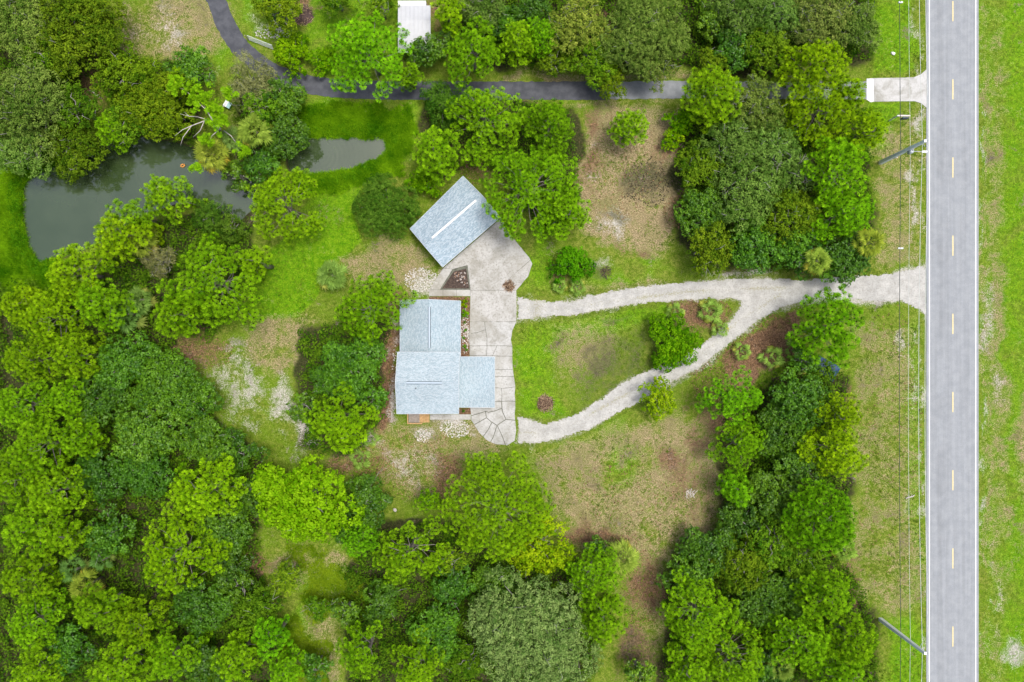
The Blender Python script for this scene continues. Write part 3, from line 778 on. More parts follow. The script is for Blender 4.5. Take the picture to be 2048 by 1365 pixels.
# ------------------------------------------------------------------ poles, lines
POLEM = plain("grey_concrete_pole", (.86, .87, .88), .10, 1.5, .8); METG = plain("galvanised_metal", (.55, .58, .60), .1, 4, .45, .5, .3)
WIREM = plain("bright_cable", (.62, .66, .62), .1, 1, .5); WIRED = plain("dark_cable", (.035, .05, .05), .1, 1, .6)
PH = 11.6
Y1, Y2 = W(0, 326).y, W(0, 1239).y; XP = W(1760.5, 0).x
def pole(y, label, dressed):
    t = empty("utility_pole", (XP, y, 0)); tag(t, label, "utility pole", "utility poles along the road")
    sh = MB(); rb_, rt_ = .27, .18
    sh.add([(i * r_, j * r_, z_) for r_, z_ in ((rb_, -.3), (rt_, PH)) for i, j in ((-1, -1), (1, -1), (1, 1), (-1, 1))], [(3, 2, 1, 0), (4, 5, 6, 7)] + [(q_, (q_ + 1) % 4, 4 + (q_ + 1) % 4, 4 + q_) for q_ in range(4)])
    sh.build("shaft", POLEM, t)
    for z, x in ((PH - .12, .28), (PH - 1.5, -.02 + .3)):
        i_ = MB().tube([(0.1, 0, z), (x, 0, z), (x, 0, z + .10)], [.035, .035, .03], 6)
        for q_ in range(3): i_.tube([(x, 0, z + .10 + q_ * .07), (x, 0, z + .15 + q_ * .07)], [.09, .06], 8)
        i_.build("insulator", METG, t)
    MB().tube([(.12, 0, 4.9), (.32, 0, 5.0)], .04, 6).build("cable_bracket", DARKT, t)
    MB().tube([(.12, 0, 7.4), (.3, 0, 7.5)], .04, 6).build("cable_bracket", METG, t)
    if dressed:
        MB().tube([(.30, -.42, 7.05), (.30, -.42, 7.95)], .27, 14).build("transformer", METG, t, True)
        MB().tube([(.34, -.1, 8.1), (.34, -.42, 8.15)], .05, 6).build("transformer_bracket", METG, t)
        arm = MB().tube([(.1, -.1, 6.9), (1.0, -.3, 7.4), (2.0, -.35, 7.5)], .04, 6).build("lamp_arm", METG, t)
        MB().box((2.35, -.36, 7.46), (.75, .3, .16)).build("lamp_head", plain("lamp_grey", (.66, .68, .68), .05, 3, .4), arm)
        for yy in (-.55, .45):
            ca = MB().tube([(.1, 0, PH - .9), (.35, yy, PH - .8), (.4, yy, PH - .35)], .05, 6); ca.build("cutout", METG, t)
        MB().box((.24, -.16, 3.6), (.3, .22, .9)).build("meter_box", METG, t)
    else:
        MB().tube([(.12, .1, PH - 1.5), (.32, .75, PH - 1.45)], .035, 6).build("cutout", METG, t)
    return t
pole(Y1, "concrete utility pole with transformer and lamp arm beside the bright pines", True)
pole(Y2, "bare concrete utility pole leaning across the verge at lower right", False)
span = Y1 - Y2
def wire(name, x, z, rad, sag, mat, label):
    pts = []
    for base in (Y1 + span, Y1, Y2):
        for i in range(25):
            t = i / 24; pts.append((XP + x, base - span * t, z - sag * 4 * t * (1 - t)))
        pts.pop()
    pts.append((XP + x, Y2 - span, z))
    o = MB().tube(pts, rad, 5).build(name, mat); tag(o, label, "cable", "overhead lines along the road"); return o
wire("power_line", .28, PH + .2, .032, .8, WIREM, "topmost overhead wire, nearest the road edge")
wire("power_line", .28, PH - 1.18, .028, .9, WIREM, "second overhead wire just left of the topmost one")
wire("power_line", .30, 7.5, .020, .5, WIREM, "thin pale overhead wire between the dark cable and power wires")
wire("communication_cable", .33, 5.0, .040, .35, WIRED, "thick dark lowest cable hanging over the verge")
for (x_, y_, lab, ln) in ((1799, 497, "white splice case on the dark cable above the sandy entrance", .75), (1798, 5, "white splice case on the dark cable at the top edge", .6)):
    p = W(x_, y_, 4.75); t = empty("splice_case", (XP + .45, p.y, 4.72)); tag(t, lab, "splice case")
    MB().box((0, 0, 0), (ln, .22, .22)).build("case", FASC, t); MB().tube([(-.12, 0, .1), (-.12, 0, .3)], .03, 6).build("hanger", DARKT, t)
# roadside arm with blue panel
p = W(1778, 242, 2.4); t = empty("sign_post", (W(1778, 242).x, W(1778, 242).y, 0)); tag(t, "pale roadside post and arm with dark blue hanging panel above the upper pole", "sign")
MB().box((0, 0, 1.2), (.16, .16, 2.5)).build("post", FASC, t)
MB().box((.98, 0, 2.35), (1.85, .20, .14)).build("arm", plain("weathered_white_board", (.60, .56, .54), .2, 4, .7), t)
MB().box((1.35, -.24, 1.8), (.95, .16, .8)).build("panel", plain("navy_panel", (.02, .045, .10), .15, 3, .4), t)
MB().tube([(1.35, -.02, 2.3), (1.35, -.24, 2.2)], .03, 6).build("hook", DARKT, t)

# farm gate lying open by the curve
t = empty("pipe_gate", (*W(500, 81).xy, 0), -math.radians(21.5)); tag(t, "long white tubular gate standing open beside the curving asphalt drive", "gate")
GATEM = plain("white_gate_paint", (.74, .78, .78), .06, 3, .4)
for i in range(5):
    o = MB().tube([(0, .06 * i - .05, .25 + .25 * i), (4.0, .06 * i - .05, .25 + .25 * i)], .035, 6).build("rail", GATEM, t)
for x in (0, 2.0, 4.0):
    MB().tube([(x, -.06, .2), (x, .2, 1.3)], .04, 6).build("upright", GATEM, t)
MB().tube([(-.25, .0, -.2), (-.25, .0, 1.5)], .08, 8).build("gate_post", GREYW, t)

# blue slatted lounge chair
t = empty("lounge_chair", (*W(548, 42).xy, 0), math.radians(10)); tag(t, "blue slatted lounge chair on the grass below the top olive tree", "chair")
BLUE = plain("blue_grey_slats", (.10, .19, .28), .1, 3, .5)
for i in range(6):
    MB().box((-.38 + .15 * i, -.2, .36), (.055, 1.0, .03)).build("slat", BLUE, t)
    MB().box((-.38 + .15 * i, .55, .56), (.055, .62, .03), mat=Matrix.Rotation(math.radians(40), 3, 'X')).build("slat", BLUE, t)
for x in (-.42, .41):
    for y in (-.62, .3):
        MB().box((x, y, .17), (.05, .05, .36)).build("leg", BLUE, t)
MB().box((0, -.68, .37), (.9, .06, .06)).build("crossbar", BLUE, t); MB().box((0, .3, .34), (.9, .06, .06)).build("crossbar", BLUE, t)

# small table near the willow
t = empty("garden_table", (*W(458, 212).xy, 0), math.radians(-30)); tag(t, "small white garden table with teal top under the grey willow", "table")
MB().box((-.22, 0, .72), (.55, .95, .05)).build("top_board", plain("white_table_board", (.75, .77, .76), .06, 3, .5), t)
MB().box((.34, 0, .722), (.55, .95, .05)).build("top_board", plain("teal_table_board", (.35, .55, .52), .08, 3, .5), t)
for x in (-.42, .54):
    for y in (-.4, .4):
        MB().box((x, y, .35), (.06, .06, .7)).build("leg", FASC, t)

# floating orange raft toy
t = empty("pool_float", (*W(362, 330).xy, -.60), .4); tag(t, "small orange float drifting on the pond", "float")
OR = plain("orange_vinyl", (.72, .33, .08), .1, 4, .4)
ring_pts = [(.30 * math.cos(a), .19 * math.sin(a), .08) for a in [2 * math.pi * i / 16 for i in range(17)]]
MB().tube(ring_pts, .10, 8).build("ring", OR, t, True)
MB().tube([(.30, 0, .10), (.37, 0, .25), (.47, 0, .33)], [.09, .08, .05], 8).build("head", OR, t, True)

# crumpled navy surface on the ground under the entrance pine
rng = np.random.default_rng(4)
tx, ty = np.meshgrid(np.linspace(-1.9, 1.9, 16), np.linspace(-1.3, 1.3, 12))
tz = .12 + .25 * fbm(tx, ty, 1.1, 3) + .1 * fbm(tx, ty, 4, 6)
ii = np.arange(tx.size).reshape(tx.shape)
tme = mesh_np("sheeting", np.stack([tx, ty, tz], -1).reshape(-1, 3), np.stack([ii[:-1, :-1], ii[:-1, 1:], ii[1:, 1:], ii[1:, :-1]], -1).reshape(-1, 4), True)
o = link("sheeting", tme, None, plain("navy_sheeting", (.012, .045, .12), .2, 3, .5)); o.location = (*W(1650, 738).xy, .05); o.rotation_euler = (0, 0, -.5)
sol = o.modifiers.new("solid", 'SOLIDIFY'); sol.thickness = .02
tag(o, "crumpled navy blue tarp under the pine by the sandy entrance", "sheeting")

# ------------------------------------------------------------------ vegetation builders (numpy)
def tri_mesh(name, V, tint, k, mat):
    V = np.asarray(V, np.float32).reshape(-1, 3)
    me = mesh_np(name, V, np.arange(len(V), dtype=np.int32).reshape(-1, k))
    face_attr(me, "tint", tint); me.materials.append(mat); return me
def unit(a): return a / (np.linalg.norm(a, axis=-1, keepdims=True) + 1e-9)
def frame(n, rng):
    r = unit(rng.normal(size=n.shape)); a = unit(np.cross(n, r)); return a, np.cross(n, a)

def outline(rng, th, amp=.22):
    v = 0
    for m in (2, 3, 4, 5, 7): v = v + math.sqrt(2.0 / m) * rng.normal() * np.cos(m * th + rng.uniform(0, 6.28))
    return 1 + amp * np.tanh(v * .55)

def limbs(mb, rng, ends, trunk_pts, r0, sides=4):
    for e in ends:
        e = Vector(e)
        zt = max(.35 * trunk_pts[-1].z, min(e.z - .25 * (e.xy.length) - .4, trunk_pts[-1].z - .1))
        f = zt / trunk_pts[-1].z * (len(trunk_pts) - 1); i = min(int(f), len(trunk_pts) - 2)
        s_ = trunk_pts[i].lerp(trunk_pts[i + 1], f - i)
        m1 = s_.lerp(e, .35) + Vector(rng.normal(size=3)) * .18; m2 = s_.lerp(e, .7) + Vector(rng.normal(size=3)) * .2 + Vector((0, 0, .1))
        rr = r0 * (.35 + .25 * rng.random())
        mb.tube([s_, m1, m2, e], [rr, rr * .75, rr * .5, rr * .2], sides)

def make_pine(seed, R, H, sparse=1.0, tuft=.50, dense=False):
    rng = np.random.default_rng(seed)
    depth = R * (.80 if not dense else .70)
    coefs = [(m, math.sqrt(2.0 / m) * rng.normal(), rng.uniform(0, 6.28)) for m in (2, 3, 4, 5, 7)]
    def lim(th): return 1 + (.17 if not dense else .07) * math.tanh(.55 * sum(c * math.cos(m * th + p) for m, c, p in coefs))
    # branch pads: domes that together make the crown's upper surface
    pads = [(rng.normal(0, .3), rng.normal(0, .3), H - .35, min(1.5, R * .5)), (rng.normal(0, .9), rng.normal(0, .9), H - 1.3, min(1.6, R * .5))]; tries = 0
    n = int((R * R * .56 + 7) * sparse)
    while len(pads) < n and tries < n * 40:
        tries += 1
        th = rng.uniform(0, 2 * math.pi); u = math.sqrt(rng.random())
        pr = rng.uniform(.95, 1.65) if not dense else rng.uniform(1.1, 1.6)
        pr = min(pr, R * .55)
        r = u * max(.1, R * lim(th) - pr * .75)
        z = H - .3 - depth * (u ** 2.1) * .85 - (rng.exponential(1.15) if not dense else rng.exponential(.25))
        p = (r * math.cos(th), r * math.sin(th), z, pr)
        if all((p[0] - q[0]) ** 2 + (p[1] - q[1]) ** 2 + .4 * (p[2] - q[2]) ** 2 > ((.62 if not dense else .5) * (pr + q[3])) ** 2 * .80 for q in pads): pads.append(p)
    pads = np.array(pads)
    T, A = [], []
    for p in pads:                       # evenly spaced needle tufts over every pad
        m = int(max(4, (p[3] / .40) ** 2 * .86))
        for j in range(m):
            u = math.sqrt((j + .5) / m); th = j * 2.39996 + rng.normal(0, .16)
            dx, dy = u * math.cos(th), u * math.sin(th)
            zz = (math.sqrt(max(0, 1 - .85 * u * u)) - .75) * p[3] * .62
            T.append((p[0] + dx * p[3], p[1] + dy * p[3], p[2] + zz + rng.normal(0, .07)))
            A.append((dx * .8 + p[0] / R * .3, dy * .8 + p[1] / R * .3, .95))
        for j in range(max(2, m // 4)):  # lower sprays
            th = rng.uniform(0, 6.28)
            T.append((p[0] + math.cos(th) * p[3] * rng.uniform(.4, 1.1), p[1] + math.sin(th) * p[3] * rng.uniform(.4, 1.1), p[2] - rng.uniform(.4, 1.2)))
            A.append((math.cos(th), math.sin(th), .5))
    T = np.array(T); A = unit(np.array(A) + rng.normal(0, .14, (len(T), 3))); nt_ = len(T)
    a, b = frame(A, rng)
    NN = 52
    ang = (np.arange(NN) * 2.39996)[None, :] + rng.uniform(0, 6.28, (nt_, 1)) + rng.normal(0, .1, (nt_, NN))
    pol = np.where(np.arange(NN) % 4 == 0, rng.uniform(.40, .80, (nt_, NN)), rng.uniform(.85, 1.60, (nt_, NN)))
    L = tuft * rng.uniform(.88, 1.10, (nt_, NN)) * rng.uniform(.82, 1.15, (nt_, 1))
    rad = np.cos(ang)[..., None] * a[:, None] + np.sin(ang)[..., None] * b[:, None]
    tan_ = -np.sin(ang)[..., None] * a[:, None] + np.cos(ang)[..., None] * b[:, None]
    D = np.cos(pol)[..., None] * A[:, None] + np.sin(pol)[..., None] * rad
    tip = T[:, None] + D * L[..., None] + A[:, None] * (.10 * tuft)
    root = T[:, None] + D * .05 - A[:, None] * .05
    wv_ = tan_ * (.034 * rng.uniform(.7, 1.25, (nt_, NN)))[..., None]
    V = np.stack([root, tip - wv_, tip + wv_], 2).reshape(-1, 3, 3)
    tint = np.clip(rng.normal(.50, .15, (nt_, 1)) + rng.normal(0, .20, (nt_, NN)), 0, 1).ravel()
    tw = []
    for q in range(3):                   # brown twig end, made wide to paint shade into the needle cup
        th = 2.094 * q; e0 = math.cos(th) * a + math.sin(th) * b; e1 = math.cos(th + 2.094) * a + math.sin(th + 2.094) * b
        tw.append(np.stack([T + A * .16, T + e0 * .17 + A * .03, T + e1 * .17 + A * .03], 1))
    V = np.concatenate([V] + tw); tint = np.concatenate([tint, -np.ones(3 * nt_)])
    crown = tri_mesh("pine_crown", V, tint, 3, M['pine'])
    tp = [Vector((0, 0, -.2))] + [Vector((rng.normal(0, .12) * i, rng.normal(0, .12) * i, (H - .9) * i / 4)) for i in range(1, 5)]
    mb = MB(); r0 = .10 + .022 * H
    mb.tube(tp, [r0, r0 * .85, r0 * .7, r0 * .5, r0 * .15], 8)
    limbs(mb, rng, pads[:, :3] - np.array((0, 0, .25)), tp, r0 * .55, 4)
    return crown, mb

def make_broad(kind, seed, R, H, leaf=(.30, .17), sub_r=.42, fill=1.0, per=15, twigs=0, flat=1.0, conical=False):
    rng = np.random.default_rng(seed)
    depth = min(H * .8, R * 1.15) * flat
    zc = H - depth * .52
    nC = int(9 + R * 2.6)
    coefs = [(m, math.sqrt(2.0 / m) * rng.normal(), rng.uniform(0, 6.28)) for m in (2, 3, 4, 5, 7)]
    cl = []
    for i in range(nC):
        th = i * 2.39996 + rng.normal(0, .3); u = math.sqrt((i + .5) / nC)
        lim = 1 + .20 * math.tanh(.55 * sum(c * math.cos(m * th + p) for m, c, p in coefs))
        cr = R * rng.uniform(.22, .38)
        r = u * (R * lim - cr * .8)
        z = zc + depth * .5 * (math.sqrt(max(0, 1 - u * u * .9)) * 1.05 - .25) - cr * .7 + rng.normal(0, .25) - (rng.uniform(0, .35) * depth if rng.random() < .25 else 0)
        cl.append((r * math.cos(th), r * math.sin(th), z, cr))
    cl = np.array(cl)
    area = cl[:, 3] ** 2
    ns = int(fill * 2.7 * area.sum() / (sub_r ** 2))
    ci = rng.choice(nC, ns, p=area / area.sum())
    d = unit(rng.normal(size=(ns, 3))); d[:, 2] = np.where(d[:, 2] < -.1, -d[:, 2] * .6, d[:, 2]); d = unit(d)
    rad = cl[ci, 3] * rng.uniform(.72, 1.08, ns)
    sp = cl[ci, :3] + d * (rad[:, None]) * np.array((1, 1, .85))
    # leaves
    ld = unit(rng.normal(size=(ns, per, 3)) + d[:, None] * .55)
    lp = sp[:, None] + ld * (sub_r * rng.uniform(.35, 1.1, (ns, per)))[..., None]
    nrm = unit(ld * .7 + d[:, None] * .6 + np.array((0, 0, .55)) + rng.normal(size=(ns, per, 3)) * .55)
    a, b = frame(nrm.reshape(-1, 3), rng)
    lp = lp.reshape(-1, 3); N = len(lp)
    sc = rng.uniform(.7, 1.25, (N, 1))
    a = a * leaf[0] * .5 * sc; b = b * leaf[1] * .5 * sc
    nn = nrm.reshape(-1, 3) * (leaf[0] * .10)
    V = np.stack([lp - a - nn, lp + b, lp + a - nn, lp - b], 1)
    tint = np.clip(np.repeat(rng.normal(.45, .20, ns), per) + np.repeat(rng.normal(0, .13, nC)[ci], per) + rng.normal(0, .16, N), 0, 1)
    crown = tri_mesh(kind + "_crown", V, tint, 4, M[kind])
    tp = [Vector((0, 0, -.2))] + [Vector((rng.normal(0, .1) * i, rng.normal(0, .1) * i, (H - depth * .35) * i / 4)) for i in range(1, 5)]
    mb = MB(); r0 = .06 + .028 * H
    mb.tube(tp, [r0, r0 * .8, r0 * .6, r0 * .4, r0 * .15], 8)
    limbs(mb, rng, cl[:, :3], tp, r0, 4)
    for i in range(twigs):      # pale bare twigs poking out of the crown
        q = cl[rng.integers(nC)]; dd = unit(rng.normal(size=3) + np.array((0, 0, .9)))
        p0 = Vector(q[:3]); p1 = p0 + Vector(dd) * q[3] * 1.0; p2 = p1 + Vector(dd + rng.normal(size=3) * .6) * .5
        mb.tube([p0, p1, p2], [.05, .04, .018], 3)
        p3 = p1 + Vector(dd + rng.normal(size=3) * .9) * .5
        mb.tube([p1, p3], [.03, .012], 3)
    return crown, mb

def pine_h(R): return 6.8 + .82 * R
KIND = {  # height rule, builder arguments, trunk material
    'pine': dict(h=pine_h), 'pinesparse': dict(h=pine_h), 'pinedense': dict(h=pine_h),
    'oak': dict(h=lambda R: 3.6 + .95 * R, leaf=(.25, .14), sub_r=.38, per=15, twigs=22, bark='oakbark'),
    'oakb': dict(h=lambda R: 3.4 + .95 * R, leaf=(.29, .17), sub_r=.38, per=13, twigs=5, bark='oakbark'),
    'laurel': dict(h=lambda R: 2.8 + .9 * R, leaf=(.31, .19), sub_r=.37, per=12, twigs=2, bark='oakbark'),
    'maple': dict(h=lambda R: 3.5 + R, leaf=(.36, .26), sub_r=.45, per=13, twigs=4, bark='oakbark'),
    'yellow': dict(h=lambda R: 2.4 + .9 * R, leaf=(.34, .24), sub_r=.40, per=11, twigs=8, fill=.75, bark='oakbark'),
    'willow': dict(h=lambda R: 3.0 + .9 * R, leaf=(.34, .08), sub_r=.45, per=20, twigs=40, fill=.8, bark='oakbark'),
    'myrtle': dict(h=lambda R: 1.4 + .75 * R, leaf=(.30, .10), sub_r=.40, per=20, bark='oakbark'),
    'shrub': dict(h=lambda R: 1.0 + .8 * R, leaf=(.30, .20), sub_r=.36, per=13, bark='oakbark'),
}
CACHE = {}
def tree_proto(kind, R, var):
    cls = min((1.2, 2.2, 3.4, 4.8, 6.4, 8.5), key=lambda c: abs(math.log(c / R)))
    key = (kind, cls, var)
    if key in CACHE: return CACHE[key], cls
    seed = sum(ord(ch) for ch in kind) * 1000 + int(cls * 100) + var * 7
    kd = KIND[kind]; Hh = kd['h'](cls)
    if kind.startswith('pine'):
        crown, mb = make_pine(seed, cls, Hh, .62 if kind == 'pinesparse' else 1.15 if kind == 'pinedense' else 1.0, dense=(kind == 'pinedense'))
        bark = 'bark'
    else:
        crown, mb = make_broad(kind, seed, cls, Hh, **{q: v_ for q, v_ in kd.items() if q in ('leaf', 'sub_r', 'per', 'fill', 'twigs')})
        bark = kd['bark']
    tr = mb.build("trunk", M[bark], None, True); tme = tr.data; bpy.data.objects.remove(tr)
    CACHE[key] = (crown, tme, Hh)
    return CACHE[key], cls

SHRUBBY = ('myrtle', 'shrub')
def tree(kind, px, py, rp, label, tint=None, group=None, seed=[0]):
    seed[0] += 1; rng = random.Random(seed[0] * 13 + 5)
    rp = rp * (1.06 if kind.startswith('pine') else 1.12)
    kd = KIND[kind]; R = rp * S * .92
    Hh = kd['h'](R); zc = Hh - .45 * R
    R = rp * S * (1 - zc / HC)
    (crown, tme, Hc), cls = tree_proto(kind, R, rng.randrange(3 if kind in ('pine', 'laurel', 'oak', 'oakb') else 2))
    f = R / cls; zc = Hc * f - .45 * R
    p = W(px, py, zc)
    nm = {'pine': 'pine_tree', 'pinesparse': 'pine_tree', 'pinedense': 'pine_tree', 'oak': 'oak_tree', 'oakb': 'oak_tree', 'laurel': 'broadleaf_tree', 'maple': 'maple_tree', 'yellow': 'yellowing_tree',
          'willow': 'willow_tree', 'myrtle': 'shrub', 'shrub': 'shrub'}[kind]
    if kind in ('laurel', 'yellow') and R < 2.7: nm = 'shrub'
    e = empty(nm, (p.x, p.y, float(ground_z(np.array(p.x), np.array(p.y))) if abs(p.x) < 89 and abs(p.y) < 61 else 0), rng.uniform(0, 6.28))
    e.scale = (f * rng.uniform(.94, 1.06), f * rng.uniform(.94, 1.06), f)
    tag(e, label, 'shrub' if nm == 'shrub' else 'tree', group)
    c_ = link("crown" if nm != 'shrub' else "foliage", crown, e); t_ = link("trunk" if nm != 'shrub' else "stems", tme, e)
    v = rng.uniform(.84, 1.18)
    tc = tint or (1, 1, 1)
    if kind.startswith('pine'): v = rng.uniform(.92, 1.14)
    c_.color = (tc[0] * v * (rng.uniform(.92, 1.12) if kind.startswith('pine') else rng.uniform(.84, 1.18)), tc[1] * v, tc[2] * v, 1)
    return e

